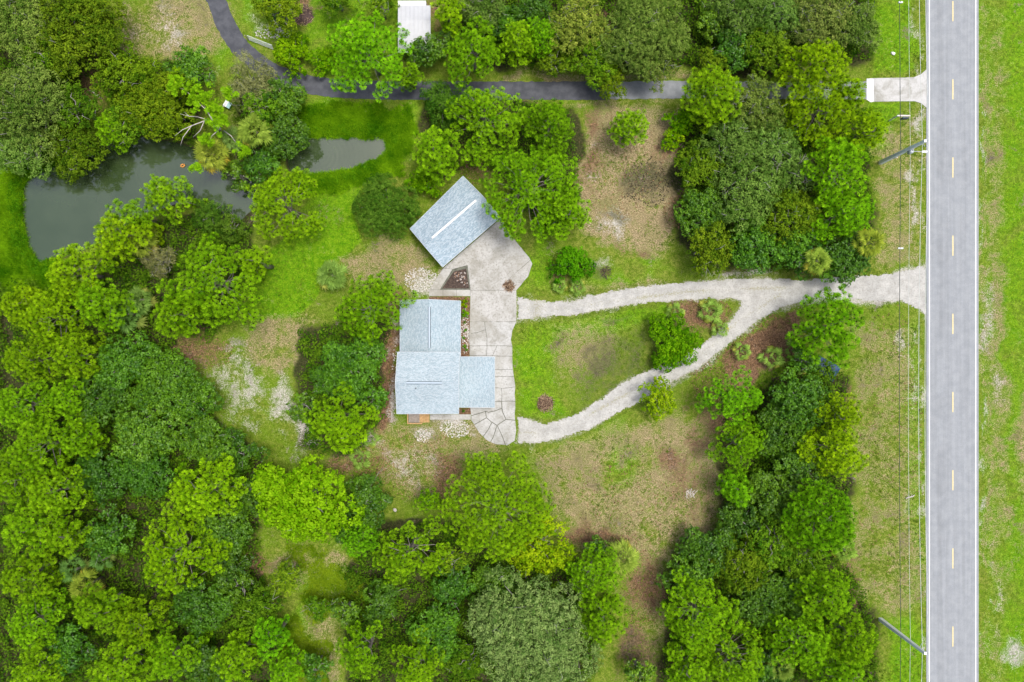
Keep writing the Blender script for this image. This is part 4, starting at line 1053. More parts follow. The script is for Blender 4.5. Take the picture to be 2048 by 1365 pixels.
# ------------------------------------------------------------------ trees and shrubs, one row each
G1, G2, G3 = "trees of the left wood", "trees along the road side", "trees of the top wood"
YG, DG, GG = (1.22, 1.10, .9), (.80, .86, .9), (1.08, 1.06, 1.3)
for row in (
    # top left, round the large pond
    ('oak', 42, 40, 78, "grey-green oak filling the top left corner of the picture"),
    ('oakb', 155, 55, 88, "broad green oak at top left beside the pale dry lawn"),
    ('oakb', 98, 112, 46, "small oak just below the corner oak, above the brown gap"),
    ('oak', 48, 205, 84, "large grey-green oak at left edge above the pond"),
    ('oak', 35, 300, 56, "grey oak on the left shore where pond and picture edge meet"),
    ('oakb', 125, 285, 62, "dark green oak leaning over the pond's upper left shore", DG),
    ('oakb', 150, 215, 46, "darker oak behind the small shore pine at upper left", DG),
    ('pine', 207, 250, 38, "small pine on the pond shore between two groups of oaks"),
    ('oakb', 252, 150, 62, "bright green oak just right of the brown gap at upper left", YG),
    ('oakb', 318, 205, 74, "bright rounded oak overhanging the middle of the pond's upper shore", YG),
    ('oakb', 262, 232, 44, "low oak at water's edge under the bright shore oaks"),
    ('laurel', 378, 133, 44, "dark broadleaf tree beside the pale patch of upper lawn"),
    ('pinesparse', 352, 155, 22, "thin pine top showing above the dark broadleaf tree by the pond"),
    ('willow', 500, 165, 52, "grey thin-leaved willow hiding the bend of the asphalt drive"),
    ('laurel', 565, 190, 42, "green broadleaf tree at the edge of the asphalt drive bend"),
    ('laurel', 560, 262, 52, "dark broadleaf tree between the two ponds", DG),
    ('oakb', 520, 215, 38, "oak crown squeezed between grey willow and the two ponds"),
    ('laurel', 470, 348, 30, "low bright shrub on the bank between pond and yellow-green pine"),
    ('laurel', 520, 325, 34, "dark shrub left of the small pond's corner", DG),
    ('pine', 562, 408, 80, "large bright pine right of the pond's lower tip"),
    ('myrtle', 415, 432, 34, "green shrub mass on the lower pond shore near the tip"),
    ('myrtle', 458, 452, 32, "green shrub at the lower pond tip beside the bright pine"),
    ('pine', 318, 385, 44, "pine on the lower pond shore reaching farthest over the water"),
    ('pinesparse', 262, 428, 42, "open pine on the lower pond shore left of the shore pine"),
    ('pine', 225, 470, 50, "bright pine on the lower shore where the pond is widest", YG),
    ('willow', 318, 520, 36, "grey shrubby willow beside the dark palm below the pond"),
    ('pine', 418, 560, 96, "huge pine between the lush lawn and the left wood"),
    ('pine', 345, 632, 44, "small pine tucked under the huge pine's lower left side"),
    ('pinesparse', 500, 520, 34, "thin pine sprays over the lush lawn edge right of the huge pine"),
    # left wood
    ('pine', 140, 545, 62, "bright pine at the pond's lower left corner", YG, G1),
    ('pine', 195, 610, 50, "pine between the pond corner pine and the dark palms", None, G1),
    ('pine', 95, 635, 60, "bright pine at left, second below the pond's reed bank", YG, G1),
    ('pine', 30, 610, 40, "pine at the left edge just below the reed bank", YG, G1),
    ('pine', 55, 720, 56, "olive pine at the left edge level with the house ridge", None, G1),
    ('pine', 140, 710, 46, "pine left of the dark broadleaf group in the left wood", None, G1),
    ('laurel', 245, 725, 60, "dark broadleaf tree below the dark palms in the left wood", None, G1),
    ('laurel', 330, 770, 70, "dark broadleaf tree nearest the sandy patch of the left wood", None, G1),
    ('laurel', 395, 800, 42, "low broadleaf tree at the wood's edge by the sandy patch", None, G1),
    ('laurel', 195, 800, 56, "dark broadleaf tree inside the left wood, between pines", DG, G1),
    ('pine', 40, 815, 54, "pine at the left edge level with the wooden deck", None, G1),
    ('pine', 130, 800, 40, "small pine amid dark broadleaf trees, left wood", None, G1),
    ('pine', 75, 890, 64, "broad pine in the left wood near the left edge", None, G1),
    ('pine', 150, 880, 40, "slim pine beside the broad left-edge pine", None, G1),
    ('laurel', 285, 865, 66, "broadleaf tree in the middle of the left wood", GG, G1),
    ('laurel', 400, 880, 50, "rounded broadleaf tree at the wood corner under the sandy patch", None, G1),
    ('laurel', 475, 905, 48, "dark broadleaf tree at the wood's edge left of the bright maple", DG, G1),
    ('laurel', 495, 985, 46, "dark broadleaf tree touching the bright maple's left side", DG, G1),
    ('pine', 25, 960, 55, "pine on the left edge below the broad pine", None, G1),
    ('pine', 105, 985, 56, "pine with showing limbs in the lower left wood", None, G1),
    ('laurel', 200, 950, 56, "broadleaf tree between two pines of the lower left wood", DG, G1),
    ('laurel', 290, 945, 52, "pale-topped broadleaf tree above the twin bright pines", GG, G1),
    ('pine', 405, 985, 70, "bright pine left of the maple, upper of a pair", YG, G1),
    ('pine', 345, 1115, 84, "large bright pine in the lower left wood, lower of a pair", YG, G1),
    ('laurel', 445, 1065, 52, "pale green broadleaf tree between the pine pair and the maple", GG, G1),
    ('laurel', 215, 1070, 48, "dark broadleaf tree left of the large bright pine", DG, G1),
    ('pine', 50, 1060, 52, "pine on the left edge three hundred pixels above the bottom", None, G1),
    ('pine', 120, 1080, 34, "small pine beside the left edge pine, near the low palms", None, G1),
    ('pine', 40, 1160, 48, "olive pine at the left edge left of the low palms", None, G1),
    ('pine', 185, 1225, 46, "pine with grey forked limbs in the bottom left wood", None, G1),
    ('pine', 60, 1250, 55, "pine near the bottom left corner", None, G1),
    ('pine', 262, 1255, 54, "bright pine in the bottom left wood right of the forked one", None, G1),
    ('laurel', 400, 1215, 56, "dark broadleaf tree in the bottom left wood", None, G1),
    ('laurel', 460, 1140, 40, "dark broadleaf tree right of the large bright pine's foot", DG, G1),
    ('laurel', 130, 1300, 48, "broadleaf tree near the bottom left corner pine", DG, G1),
    ('pine', 70, 1345, 56, "pine cut by the bottom edge at the left corner", None, G1),
    ('pine', 225, 1345, 52, "pine cut by the bottom edge, second from left", None, G1),
    ('pine', 330, 1320, 46, "pine near the bottom edge, third from left", None, G1),
    ('laurel', 400, 1330, 44, "dark broadleaf tree at the bottom edge between pines", DG, G1),
    ('pine', 465, 1325, 46, "pine at the bottom edge left of the grassy strip", None, G1),
    ('oakb', 515, 1225, 46, "olive-leaved tree left of the grassy strip at bottom", None, G1),
    ('pine', 535, 1290, 34, "small vivid green pine beside the grassy strip", (.8, 1.1, 1), G1),
    ('pine', 570, 1345, 36, "small pine at the bottom edge touching the grassy strip", (.85, 1.05, 1), G1),
    ('laurel', 480, 1180, 30, "shrub under the olive tree left of the grassy strip", None, G1),
    # bottom middle
    ('maple', 603, 1003, 90, "bright yellow-green maple left of the clearing below the house"),
    ('laurel', 735, 1005, 48, "dark broadleaf tree right of the bright maple", DG),
    ('laurel', 690, 1050, 36, "dark shrubby tree under the bright maple's right side", DG),
    ('pine', 715, 1085, 36, "deep green small pine left of the branching pine", (.7, .95, 1)),
    ('pinesparse', 818, 1105, 82, "branching pine with open crown below the clearing"),
    ('pine', 858, 1005, 22, "tiny pine sprig on brown ground left of the dense pine"),
    ('pinedense', 988, 1015, 106, "big dense rounded pine below the concrete yard"),
    ('yellow', 1082, 1098, 64, "yellowing tree at the dense pine's lower right side", (.86, 1.05, 1)),
    ('laurel', 985, 1185, 52, "dark broadleaf tree above the huge pale oak", None),
    ('laurel', 905, 1170, 40, "dark undergrowth tree between branching pine and pale oak", DG),
    ('oakb', 900, 1120, 30, "olive shrub right of the branching pine", None),
    ('laurel', 760, 1210, 42, "dark shrubby tree below the branching pine", DG),
    ('pinesparse', 728, 1310, 62, "open pine with bare limbs at the bottom edge, right of the grassy strip"),
    ('pinesparse', 830, 1335, 58, "open pine at the bottom edge left of the dark broadleaf"),
    ('laurel', 872, 1270, 52, "dark glossy broadleaf tree left of the huge pale oak", None),
    ('oak', 1066, 1280, 116, "huge pale grey-green oak at the bottom edge", (1.55, 1.45, 2.4)),
    ('oakb', 935, 1320, 36, "green oak at the bottom edge touching the pale oak"),
    ('pine', 1190, 1150, 56, "pine below the fan palm at the clearing's lower end"),
    ('pine', 1205, 1245, 52, "bright pine right of the huge pale oak"),
    ('laurel', 1195, 1098, 24, "dark small shrub left of the fan palm at the clearing's lower end"),
    ('laurel', 1282, 1348, 32, "bright shrub at the bottom edge of the brown path", YG),
    # lower right wood
    ('laurel', 1415, 1110, 54, "dark broadleaf tree at the clearing's lower right corner", None, G2),
    ('laurel', 1370, 1160, 44, "dark broadleaf tree on the brown path's right side", None, G2),
    ('oakb', 1490, 1130, 56, "twiggy green oak in the lower right wood", None, G2),
    ('pine', 1400, 1240, 80, "large bright pine right of the brown path", None, G2),
    ('pine', 1475, 1325, 74, "bright pine at the bottom edge of the lower right wood", None, G2),
    ('pine', 1385, 1345, 44, "pine at the bottom edge right of the brown path", None, G2),
    ('laurel', 1520, 1210, 50, "dark broadleaf tree beside the large bright pine", DG, G2),
    ('laurel', 1590, 1185, 50, "broadleaf tree in the lower right wood behind the verge", None, G2),
    ('pine', 1660, 1200, 50, "pine at the verge just above the bare utility pole", (.85, .95, 1), G2),
    ('pine', 1610, 1290, 62, "bright pine near the bottom of the lower right wood", None, G2),
    ('pine', 1715, 1290, 50, "pine beside the bare utility pole's foot", None, G2),
    ('pine', 1690, 1360, 52, "pine cut by the bottom edge next to the verge", None, G2),
    ('laurel', 1545, 1345, 42, "dark broadleaf tree at the bottom edge of the right wood", DG, G2),
    ('laurel', 1545, 1000, 58, "broadleaf tree left of the round dense roadside pine", None, G2),
    ('laurel', 1480, 1040, 42, "dark broadleaf tree at the clearing's right edge", DG, G2),
    ('oakb', 1610, 1120, 50, "olive oak just below the round dense roadside pine", None, G2),
    ('oakb', 1545, 1085, 46, "green oak left of the olive oak in the right wood", None, G2),
    ('pinedense', 1648, 1040, 70, "round dense pine with scalloped crown at the verge", (.72, .92, .9), G2),
    ('pine', 1678, 905, 58, "olive pine at the verge above the round dense pine", YG, G2),
    ('pine', 1688, 830, 42, "pine at the verge below the navy tarp", YG, G2),
    ('laurel', 1600, 800, 62, "dark broadleaf tree below the navy tarp and roadside palms", None, G2),
    ('laurel', 1562, 870, 50, "dark broadleaf tree in the right wood's left side", None, G2),
    ('laurel', 1600, 930, 46, "dark broadleaf tree left of the olive verge pine", DG, G2),
    ('pinesparse', 1470, 795, 58, "open pine at the clearing's right side below the lower drive", (.85, 1, 1), G2),
    ('pinesparse', 1485, 890, 54, "open pine just below another at the clearing's right side", (.85, 1, 1), G2),
    ('pine', 1480, 985, 30, "small pine at the clearing's right edge above dark broadleaf trees", (.85, 1, 1), G2),
    ('pine', 1668, 655, 72, "bright pine just below the sandy entrance", (.9, 1.05, 1), G2),
    ('laurel', 1612, 720, 30, "dark shrub between roadside palms and the entrance pine", DG, G2),
    # upper right wood
    ('pinedense', 1428, 185, 52, "pale lime pine hiding the end of the asphalt drive", (1.12, 1.1, 1.2), G2),
    ('oak', 1510, 215, 60, "grey oak beside the pale lime pine", None, G2),
    ('oak', 1468, 285, 60, "twiggy grey oak at the upper right wood's left side", None, G2),
    ('oak', 1545, 300, 60, "twiggy grey oak in the middle of the upper right wood", None, G2),
    ('oakb', 1405, 330, 50, "dark oak beside the burnt circle on the lawn", DG, G2),
    ('oak', 1500, 385, 66, "broad grey oak in the upper right wood", None, G2),
    ('laurel', 1410, 425, 52, "dark broadleaf tree right of the brown lawn patch", None, G2),
    ('oakb', 1420, 500, 48, "green oak at the wood's lower left corner by the sandy drive", None, G2),
    ('oakb', 1585, 430, 58, "green oak left of the lower roadside pine", None, G2),
    ('laurel', 1510, 490, 54, "broadleaf tree above the sandy drive in the upper right wood", None, G2),
    ('laurel', 1600, 505, 48, "broadleaf tree left of the palm over the sandy drive", None, G2),
    ('laurel', 1692, 518, 54, "dark broadleaf tree overhanging the sandy entrance", None, G2),
    ('oak', 1590, 350, 44, "small grey oak left of the bright roadside pines", None, G2),
    ('pine', 1635, 130, 66, "yellow-green roadside pine above the concrete apron", YG, G2),
    ('pine', 1650, 215, 76, "broad yellow-green pine at the concrete apron's end", YG, G2),
    ('pine', 1738, 255, 44, "small yellow-green pine at the verge above the upper pole", YG, G2),
    ('pine', 1685, 340, 68, "bright roadside pine left of the upper pole's foot", (.98, 1.05, 1), G2),
    ('pine', 1695, 425, 58, "bright roadside pine below the upper pole", (.98, 1.05, 1), G2),
    ('shrub', 1363, 245, 30, "bright shrub at the lawn's top right corner under the drive", None, G2),
    ('shrub', 1345, 278, 22, "small bright shrub beside the upper lawn's right edge", None, G2),
    # top wood
    ('oak', 1295, 55, 92, "broad grey-green oak above the pale asphalt", None, G3),
    ('oak', 1160, 50, 62, "olive oak left of the broad grey oak at the top", YG, G3),
    ('oakb', 1190, 112, 52, "green oak above the change of asphalt", YG, G3),
    ('oakb', 1222, 155, 34, "low oak branch mass hanging over the asphalt", YG, G3),
    ('oak', 1310, 125, 44, "small grey oak at the drive's upper edge", None, G3),
    ('laurel', 1430, 40, 36, "bright small broadleaf tree at the top wood gap", YG, G3),
    ('laurel', 1470, 95, 42, "broadleaf tree above the pale lime pine", None, G3),
    ('oakb', 1425, 135, 34, "small oak touching the top of the pale lime pine", None, G3),
    ('oak', 1490, 20, 54, "oak at the top edge right of the wood gap", None, G3),
    ('oakb', 1540, 100, 54, "dark oak left of the upper roadside pine", DG, G3),
    ('oak', 1560, 30, 52, "grey oak at the top edge, third from the road", None, G3),
    ('oak', 1645, 40, 62, "pale grey oak at the top edge, second from the road", GG, G3),
    ('oak', 1712, 50, 50, "dark grey oak at the top wood's right end by the verge", None, G3),
    ('pine', 1036, 75, 40, "pine above the dark asphalt left of a slimmer pine", None, G3),
    ('pine', 1086, 68, 36, "slim bright pine above the dark asphalt", (.95, 1.08, 1), G3),
    ('laurel', 1060, 20, 38, "dark broadleaf tree at the top edge above two pines", DG, G3),
    ('oakb', 1110, 120, 34, "oak shrub at the drive's edge right of the slim pine", None, G3),
    ('pine', 945, 98, 62, "wide pine right of the white shed", None, G3),
    ('pine', 893, 12, 32, "small pine at the top edge right of the white shed", YG, G3),
    ('oak', 960, 15, 42, "oak at the top edge above the wide pine", None, G3),
    ('laurel', 998, 45, 34, "dark broadleaf tree between wide pine and top edge", DG, G3),
    ('oakb', 555, 15, 46, "olive tree at the top edge over the blue chair", YG, G3),
    ('oakb', 668, -12, 40, "tree cut by the top edge left of the big shed pine", None, G3),
    ('oakb', 760, 8, 26, "small tree at the top edge left of the white shed", None, G3),
    ('shrub', 585, 105, 40, "bright leafy shrub beside the white gate"),
    ('shrub', 647, 120, 27, "bright leafy shrub between gate shrub and big shed pine"),
    ('pine', 735, 98, 84, "big bright pine overhanging the asphalt left of the shed", (.98, 1.1, 1)),
    ('pine', 815, 145, 24, "low pine sprig over the asphalt under the shed"),
    ('laurel', 838, 103, 32, "dark shrub covering the shed's lower roof edge", DG),
    ('laurel', 880, 88, 30, "green shrub at the shed's right side"),
    # centre
    ('myrtle', 886, 206, 44, "fine-leaved dark shrub at the asphalt's lower edge"),
    ('pine', 968, 232, 82, "large pine between the asphalt and the garage"),
    ('pine', 868, 302, 50, "pine right of the small pond"),
    ('pine', 1054, 378, 106, "very large pine overhanging the garage's right end"),
    ('pine', 1098, 245, 58, "dark green pine above the very large garage pine", (.8, .92, .95)),
    ('pine', 1130, 420, 50, "pine at the upper clearing's left edge"),
    ('shrub', 848, 362, 32, "bright vine-like shrub behind the garage"),
    ('myrtle', 772, 412, 66, "big fine-leaved shrub left of the garage"),
    ('pine', 740, 612, 68, "pine overhanging the house's upper left corner"),
    ('laurel', 700, 735, 62, "dark broadleaf tree left of the house"),
    ('laurel', 652, 765, 34, "low broadleaf shrub at the left side of the house tree group"),
    ('pinesparse', 672, 838, 64, "bright pine at lower left of the house"),
    ('laurel', 605, 815, 28, "dark shrub on the sandy patch left of the house pines"),
    ('laurel', 748, 795, 28, "small broadleaf shrub nearest the house's left wall"),
    ('pine', 690, 870, 34, "small pine at the foot of the house pine group", YG),
    ('shrub', 1145, 530, 38, "rounded dark green bush right of the concrete yard", (.55, .75, 1)),
    ('shrub', 1352, 680, 52, "rounded green bush beside the lower sandy drive", (.72, .85, 1)),
    ('yellow', 1318, 800, 36, "yellow-green bush at the lower sandy drive's edge", (.62, .92, 1)),
    ('pine', 1262, 248, 38, "lone small pine on the upper clearing below the asphalt"),
    ('shrub', 927, 606, 9, "yellow-flecked small shrub at the house's upper right corner", (1.2, 1.0, .6)),
    ('shrub', 930, 629, 8, "small bright shrub in the bed beside the house wall"),
    ('shrub', 930, 693, 4, "tiny green plant at the lower end of the house bed"),
    ('oakb', 572, 1160, 34, "olive shrub at the upper left of the grassy strip below the maple"),
    ('laurel', 628, 1338, 30, "rounded dark shrub at the bottom end of the grassy strip"),
    ('oakb', 635, 1220, 24, "small olive shrub alone inside the grassy strip"),
    ('laurel', 690, 1225, 30, "low dark shrub on the right edge of the grassy strip"),
    ('pine', 1708, 178, 34, "small yellow-green pine hiding the asphalt left of the white apron strip", YG, G2),
):
    tree(*row)

# ------------------------------------------------------------------ fan palms, every frond its own part
def frond_mesh(seed, L, blade, n=15):
    rng = np.random.default_rng(seed); V = []; T = []
    # petiole
    pw_ = .025
    P = [np.array((0, 0, 0)), np.array((L * .5, 0, L * .16)), np.array((L, 0, L * .14))]
    for a, b in zip(P[:-1], P[1:]):
        V += [a + (0, pw_, 0), a - (0, pw_, 0), b]; T.append(.55)
    for i in range(n):
        th = -1.75 + 3.5 * i / (n - 1) + rng.normal(0, .05)
        ln = blade * (1 - .18 * abs(th) / 1.75) * rng.uniform(.88, 1.1)
        d = np.array((math.cos(th), math.sin(th), 0)); tn_ = np.array((-math.sin(th), math.cos(th), 0))
        base = P[2]; mid_ = base + d * ln * .55 + np.array((0, 0, .05)); tip = base + d * ln + np.array((0, 0, -.22 * ln))
        wd_ = blade * .065; tt = float(np.clip(rng.normal(.5, .2), 0, 1))
        V += [base, mid_ - tn_ * wd_ + (0, 0, .03), mid_ + tn_ * wd_]; T.append(tt)
        V += [mid_ - tn_ * wd_ + (0, 0, .03), tip, mid_ + tn_ * wd_]; T.append(tt)
    return tri_mesh("frond", np.array(V), np.array(T), 3, M['palm'])
FR = [frond_mesh(s, 1.0, .85) for s in range(4)]
def palm(px, py, rp, label, H=5.0, n=22, tint=(1, 1, 1), cat="palm", name="fan_palm"):
    rng = random.Random(px * 7 + py)
    f = rp * 1.2 * S * (1 - H / HC) / 1.75
    p = W(px, py, H); e = empty(name, (p.x, p.y, 0), rng.uniform(0, 6)); tag(e, label, cat)
    mb = MB(); mb.tube([(0, 0, -.2), (rng.uniform(-.15, .15), rng.uniform(-.15, .15), H * .5), (0, 0, H)], [.2, .17, .19] if H > 2 else [.12, .12, .12], 8)
    mb.build("trunk", M['bark'], e, True)
    for i in range(n):
        o = link("frond", FR[i % 4], e); t = (i + .5) / n
        el_ = math.radians(72 - 105 * t + rng.uniform(-8, 8)); sc = f * (.7 + .32 * t) * rng.uniform(.9, 1.08)
        o.location = (0, 0, H - .05); o.rotation_euler = (rng.uniform(-.35, .35), -el_, i * 2.39996 + rng.uniform(-.2, .2)); o.scale = (sc,) * 3
        dead = 1.0 if t < .86 else 1.5
        v = rng.uniform(.85, 1.15); o.color = (tint[0] * v * dead, tint[1] * v, tint[2] * v, 1)
    return e
for a in ((663, 550, 30, "round fan palm alone at the lush lawn's edge", 3.2, 30, (.95, 1.05, 1.2)),
          (1243, 1118, 35, "yellow-green fan palm at the clearing's lower end", 4.0, 30, (1.25, 1.15, 1.0)),
          (422, 308, 34, "yellowish fan palm leaning over the pond from its right shore", 4.5, 28, (1.35, 1.1, .8)),
          (508, 262, 34, "fan palm in front of the dark tree between the ponds", 5.0, 28, (1.15, 1.1, .9)),
          (468, 278, 26, "grey-green fan palm left of another between the ponds", 4.0, 22, (.85, .95, 1.2)),
          (283, 484, 32, "dark yellowish fan palm on the left wood's upper side", 5.0, 24, (1.1, .95, .7)),
          (255, 628, 34, "dark fan palm in the gap of the left wood", 4.0, 24, (.62, .8, 1.0)),
          (280, 600, 26, "grey fan palm touching the huge pine's left side", 4.2, 22, (.75, .85, 1.0)),
          (150, 1140, 30, "bluish low fan palm in the dark gap of the lower left wood", 2.5, 20, (.55, .75, 1.0)),
          (172, 1172, 32, "yellowish fan palm below the bluish one, lower left wood", 4.5, 24, (1.15, 1.0, .7)),
          (205, 1120, 24, "small dark fan palm right of the bluish low palm", 3.0, 18, (.5, .7, .9)),
          (1636, 522, 26, "yellow-green fan palm over the sandy drive, upper right wood", 7.0, 26, (1.2, 1.15, .9)),
          (1738, 486, 30, "yellow fan palm at the verge above the sandy entrance", 6.0, 24, (1.3, 1.1, .7)),
          (1690, 1100, 24, "green fan palm under the round dense pine at the verge", 3.0, 18, (1.05, 1.15, 1.0)),
          (1560, 1335, 30, "fan palm near the bottom edge of the lower right wood", 4.5, 22, (1.0, 1.0, .9))):
    palm(*a)
for a in ((740, 877, 20, "small palmetto at the right of the house pine group"), (722, 918, 22, "bright palmetto on dark ground left of the clearing"), (1120, 574, 15, "dull palmetto under the rounded bush, left one"),
          (1155, 574, 19, "bluish palmetto under the rounded bush, right one"), (1352, 625, 20, "palmetto left on the brown bed between the drives"), (1420, 622, 26, "larger palmetto on the brown bed between the drives"),
          (1440, 658, 18, "palmetto at the lower drive's inner edge"), (1485, 703, 19, "lone palmetto on the brown mulch below the lower drive"), (1545, 715, 25, "broad palmetto on the mulch by the roadside wood"),
          (1588, 700, 20, "small palmetto next to the entrance pine"), (1395, 470, 16, "palmetto at the upper right wood's left edge"), (1605, 735, 16, "dark palmetto behind the broad one by the roadside wood")):
    palm(*a, 1.0, 13, (1.1, 1.2, 1.25), "palmetto", "palmetto")

# ------------------------------------------------------------------ half-dead pine over the pond
t = empty("dead_pine", (*W(448, 268).xy, 0)); tag(t, "half-dead pine with bleached bare limbs over the pond", "tree")
b0 = W(448, 268); mb = MB()
L_ = lambda x, y, z: W(x, y, z) - Vector((b0.x, b0.y, 0))
mb.tube([(0, 0, -.3), (0, 0, 3.5), L_(440, 258, 6.8), L_(425, 240, 8.6), L_(412, 220, 9.4)], [.26, .22, .17, .11, .05], 8)
for pts, r in (([(438, 255, 6.6), (415, 240, 7.4), (383, 252, 7.6), (365, 260, 7.7), (350, 272, 7.8)], .11), ([(383, 252, 7.6), (366, 275, 7.4), (361, 291, 7.6)], .07), ([(415, 240, 7.4), (395, 234, 7.8), (378, 233, 8.0), (360, 228, 8.2)], .08),
               ([(408, 244, 7.4), (400, 262, 7.3), (386, 275, 7.6)], .07), ([(378, 233, 8.0), (368, 224, 8.2)], .05), ([(448, 262, 6), (462, 272, 6.6), (472, 286, 6.9), (480, 294, 7.0)], .09), ([(440, 258, 6.6), (424, 272, 6.8), (416, 292, 6.9)], .09),
               ([(430, 248, 8.0), (445, 215, 8.4), (458, 200, 8.8)], .07), ([(425, 240, 8.6), (405, 205, 8.8), (385, 190, 9.0)], .07), ([(412, 220, 9.4), (370, 180, 9.2), (345, 172, 9.2)], .06), ([(370, 180, 9.2), (362, 160, 9.3)], .04)):
    pp = [L_(*q_) for q_ in pts]; mb.tube(pp, [r * (1 - .8 * i / (len(pp) - 1)) for i in range(len(pp))], 5)
mb.build("trunk", M['deadwood'], t, True)
rng = np.random.default_rng(77)
Ts = []
for (x, y, z, r, n) in ((402, 195, 9.2, 2.6, 46), (440, 245, 8.4, 2.0, 28), (350, 170, 9.3, 1.4, 16), (458, 190, 8.8, 1.1, 12), (415, 285, 7.2, 1.4, 14), (485, 300, 7.2, 1.3, 14), (392, 335, 5.6, 1.0, 10), (430, 215, 9.0, 1.2, 14)):
    c0 = L_(x, y, z)
    for i in range(n):
        d = unit(rng.normal(size=3)); d[2] = abs(d[2]) * .4
        Ts.append(np.array(c0) + d * r * rng.uniform(.3, 1))
Ts = np.array(Ts); A = unit(rng.normal(size=Ts.shape) * .4 + (0, 0, 1)); a, b = frame(A, rng); NN = 24
ang = (np.arange(NN) / NN * 6.283)[None] + rng.uniform(0, 6.28, (len(Ts), 1)); pol = rng.uniform(.6, 1.5, ang.shape)
rad = np.cos(ang)[..., None] * a[:, None] + np.sin(ang)[..., None] * b[:, None]; tn_ = -np.sin(ang)[..., None] * a[:, None] + np.cos(ang)[..., None] * b[:, None]
D = np.cos(pol)[..., None] * A[:, None] + np.sin(pol)[..., None] * rad; tip = Ts[:, None] + D * .5
V = np.stack([np.broadcast_to(Ts[:, None], tip.shape), tip - tn_ * .06, tip + tn_ * .06], 2)
o = link("crown", tri_mesh("pine_crown", V, np.clip(rng.normal(.55, .2, V.shape[0] * NN), 0, 1), 3, M['pine']), t)

# ------------------------------------------------------------------ uncountable green: undergrowth, reeds, grass
def in_view(n, x0, x1, y0, y1, fn, rng):
    x = rng.uniform(x0, x1, n); y = rng.uniform(y0, y1, n); m = fn(x, y); return x[m], y[m]
def leaf_cloud(name, px, py, z, r, per, leaf, mat, label, seed, up=.6):
    rng = np.random.default_rng(seed)
    X = (px - 1024) * S; Y = (682.5 - py) * S; n = len(X)
    gzv = ground_z(np.clip(X, -89, 89), np.clip(Y, -61, 61))
    d = unit(rng.normal(size=(n, per, 3))); d[..., 2] = np.abs(d[..., 2])
    ctr = np.stack([X, Y, gzv + z * .35], -1)
    lp = ctr[:, None] + d * (r[:, None] * rng.uniform(.4, 1.1, (n, per)))[..., None] * np.array((1, 1, .8))
    nrm = unit(d + np.array((0, 0, up)) + rng.normal(size=d.shape) * .5).reshape(-1, 3)
    a, b = frame(nrm, rng); lp = lp.reshape(-1, 3); sc = rng.uniform(.7, 1.3, (len(lp), 1))
    a = a * leaf[0] * .5 * sc; b = b * leaf[1] * .5 * sc
    V = np.stack([lp - a, lp + b, lp + a, lp - b], 1)
    tint = np.clip(np.repeat(rng.normal(.45, .25, n), per) + rng.normal(0, .15, len(lp)), 0, 1)
    o = link(name, tri_mesh(name, V, tint, 4, mat)); tag(o, label, kind="stuff"); return o
rng = np.random.default_rng(21)
def inwoods(x, y):
    m = np.zeros(x.shape, bool)
    for p in WOODS: m |= poly_sd(x, y, p) > 4
    return m & (np.maximum(poly_sd(x, y, POND_A), poly_sd(x, y, POND_B)) < -6) & ~((np.abs(y - 181) < 26) & (x > 540)) & (poly_sd(x, y, [(815, 340), (1010, 340), (1070, 530), (890, 545)]) < 0) \
        & (poly_sd(x, y, [(785, 590), (1000, 590), (1000, 840), (785, 840)]) < 0)
ux, uy = in_view(30000, -60, 1770, -60, 1430, inwoods, rng)
leaf_cloud("undergrowth", ux, uy, rng.uniform(.4, 3.2, len(ux)), rng.uniform(.55, 1.25, len(ux)), 20, (.36, .21), M['under'], "dark low undergrowth between the trunks of the woods", 31)

def blades(name, px, py, h, n, wid, spread, mat, label, seed):
    rng = np.random.default_rng(seed)
    X = (px - 1024) * S; Y = (682.5 - py) * S; m = len(X); gzv = np.maximum(ground_z(X, Y), -.66)
    th = rng.uniform(0, 6.28, (m, n)); ln = rng.uniform(.3, 1, (m, n)) * spread
    base = np.stack([np.broadcast_to(X[:, None], (m, n)), np.broadcast_to(Y[:, None], (m, n)), np.broadcast_to(gzv[:, None] - .02, (m, n))], -1) + rng.normal(0, .06, (m, n, 3)) * np.array((1, 1, 0))
    d = np.stack([np.cos(th), np.sin(th), np.zeros_like(th)], -1); tn_ = np.stack([-np.sin(th), np.cos(th), np.zeros_like(th)], -1)
    tip = base + d * ln[..., None] + np.array((0, 0, 1)) * (h[:, None] * rng.uniform(.6, 1.1, (m, n)))[..., None]
    V = np.stack([base - tn_ * wid, base + tn_ * wid, tip], 2)
    tint = np.clip(np.repeat(.5 + 1.3 * (fbm(px, py, .035, 6) - .5) + rng.normal(0, .16, m), n) + rng.normal(0, .12, m * n), 0, 1)
    o = link(name, tri_mesh(name, V, tint, 3, mat)); tag(o, label, kind="stuff"); return o
sdp = lambda x, y: np.maximum(poly_sd(x, y, POND_A), poly_sd(x, y, POND_B))
def rb(x, y):
    s_ = poly_sd(x, y, POND_B); wdt = np.where(y < 270, 62, np.where(x > 770, 42, 36)) * (.7 + .6 * vnoise(x, y, .03, 2))
    return (s_ < 2 + 9 * vnoise(x, y, .12, 3)) & (s_ > -wdt) & (y > 205) & (x > 590) & (rng.random(x.shape) < np.clip(1.25 + s_ / wdt, .15, 1))
rx, ry = in_view(16000, 590, 840, 200, 410, rb, rng)
rx2, ry2 = in_view(9000, -40, 120, 300, 620, lambda x, y: (sdp(x, y) < 2 + 9 * vnoise(x, y, .12, 3)) & (sdp(x, y) > -75) & (x < 110), rng)
rx, ry = np.concatenate([rx, rx2]), np.concatenate([ry, ry2])
blades("reeds", rx, ry, rng.uniform(.15, .75, len(rx)), 8, .05, .75, M['reed'], "bright green reeds and rank grass on the pond banks", 41)
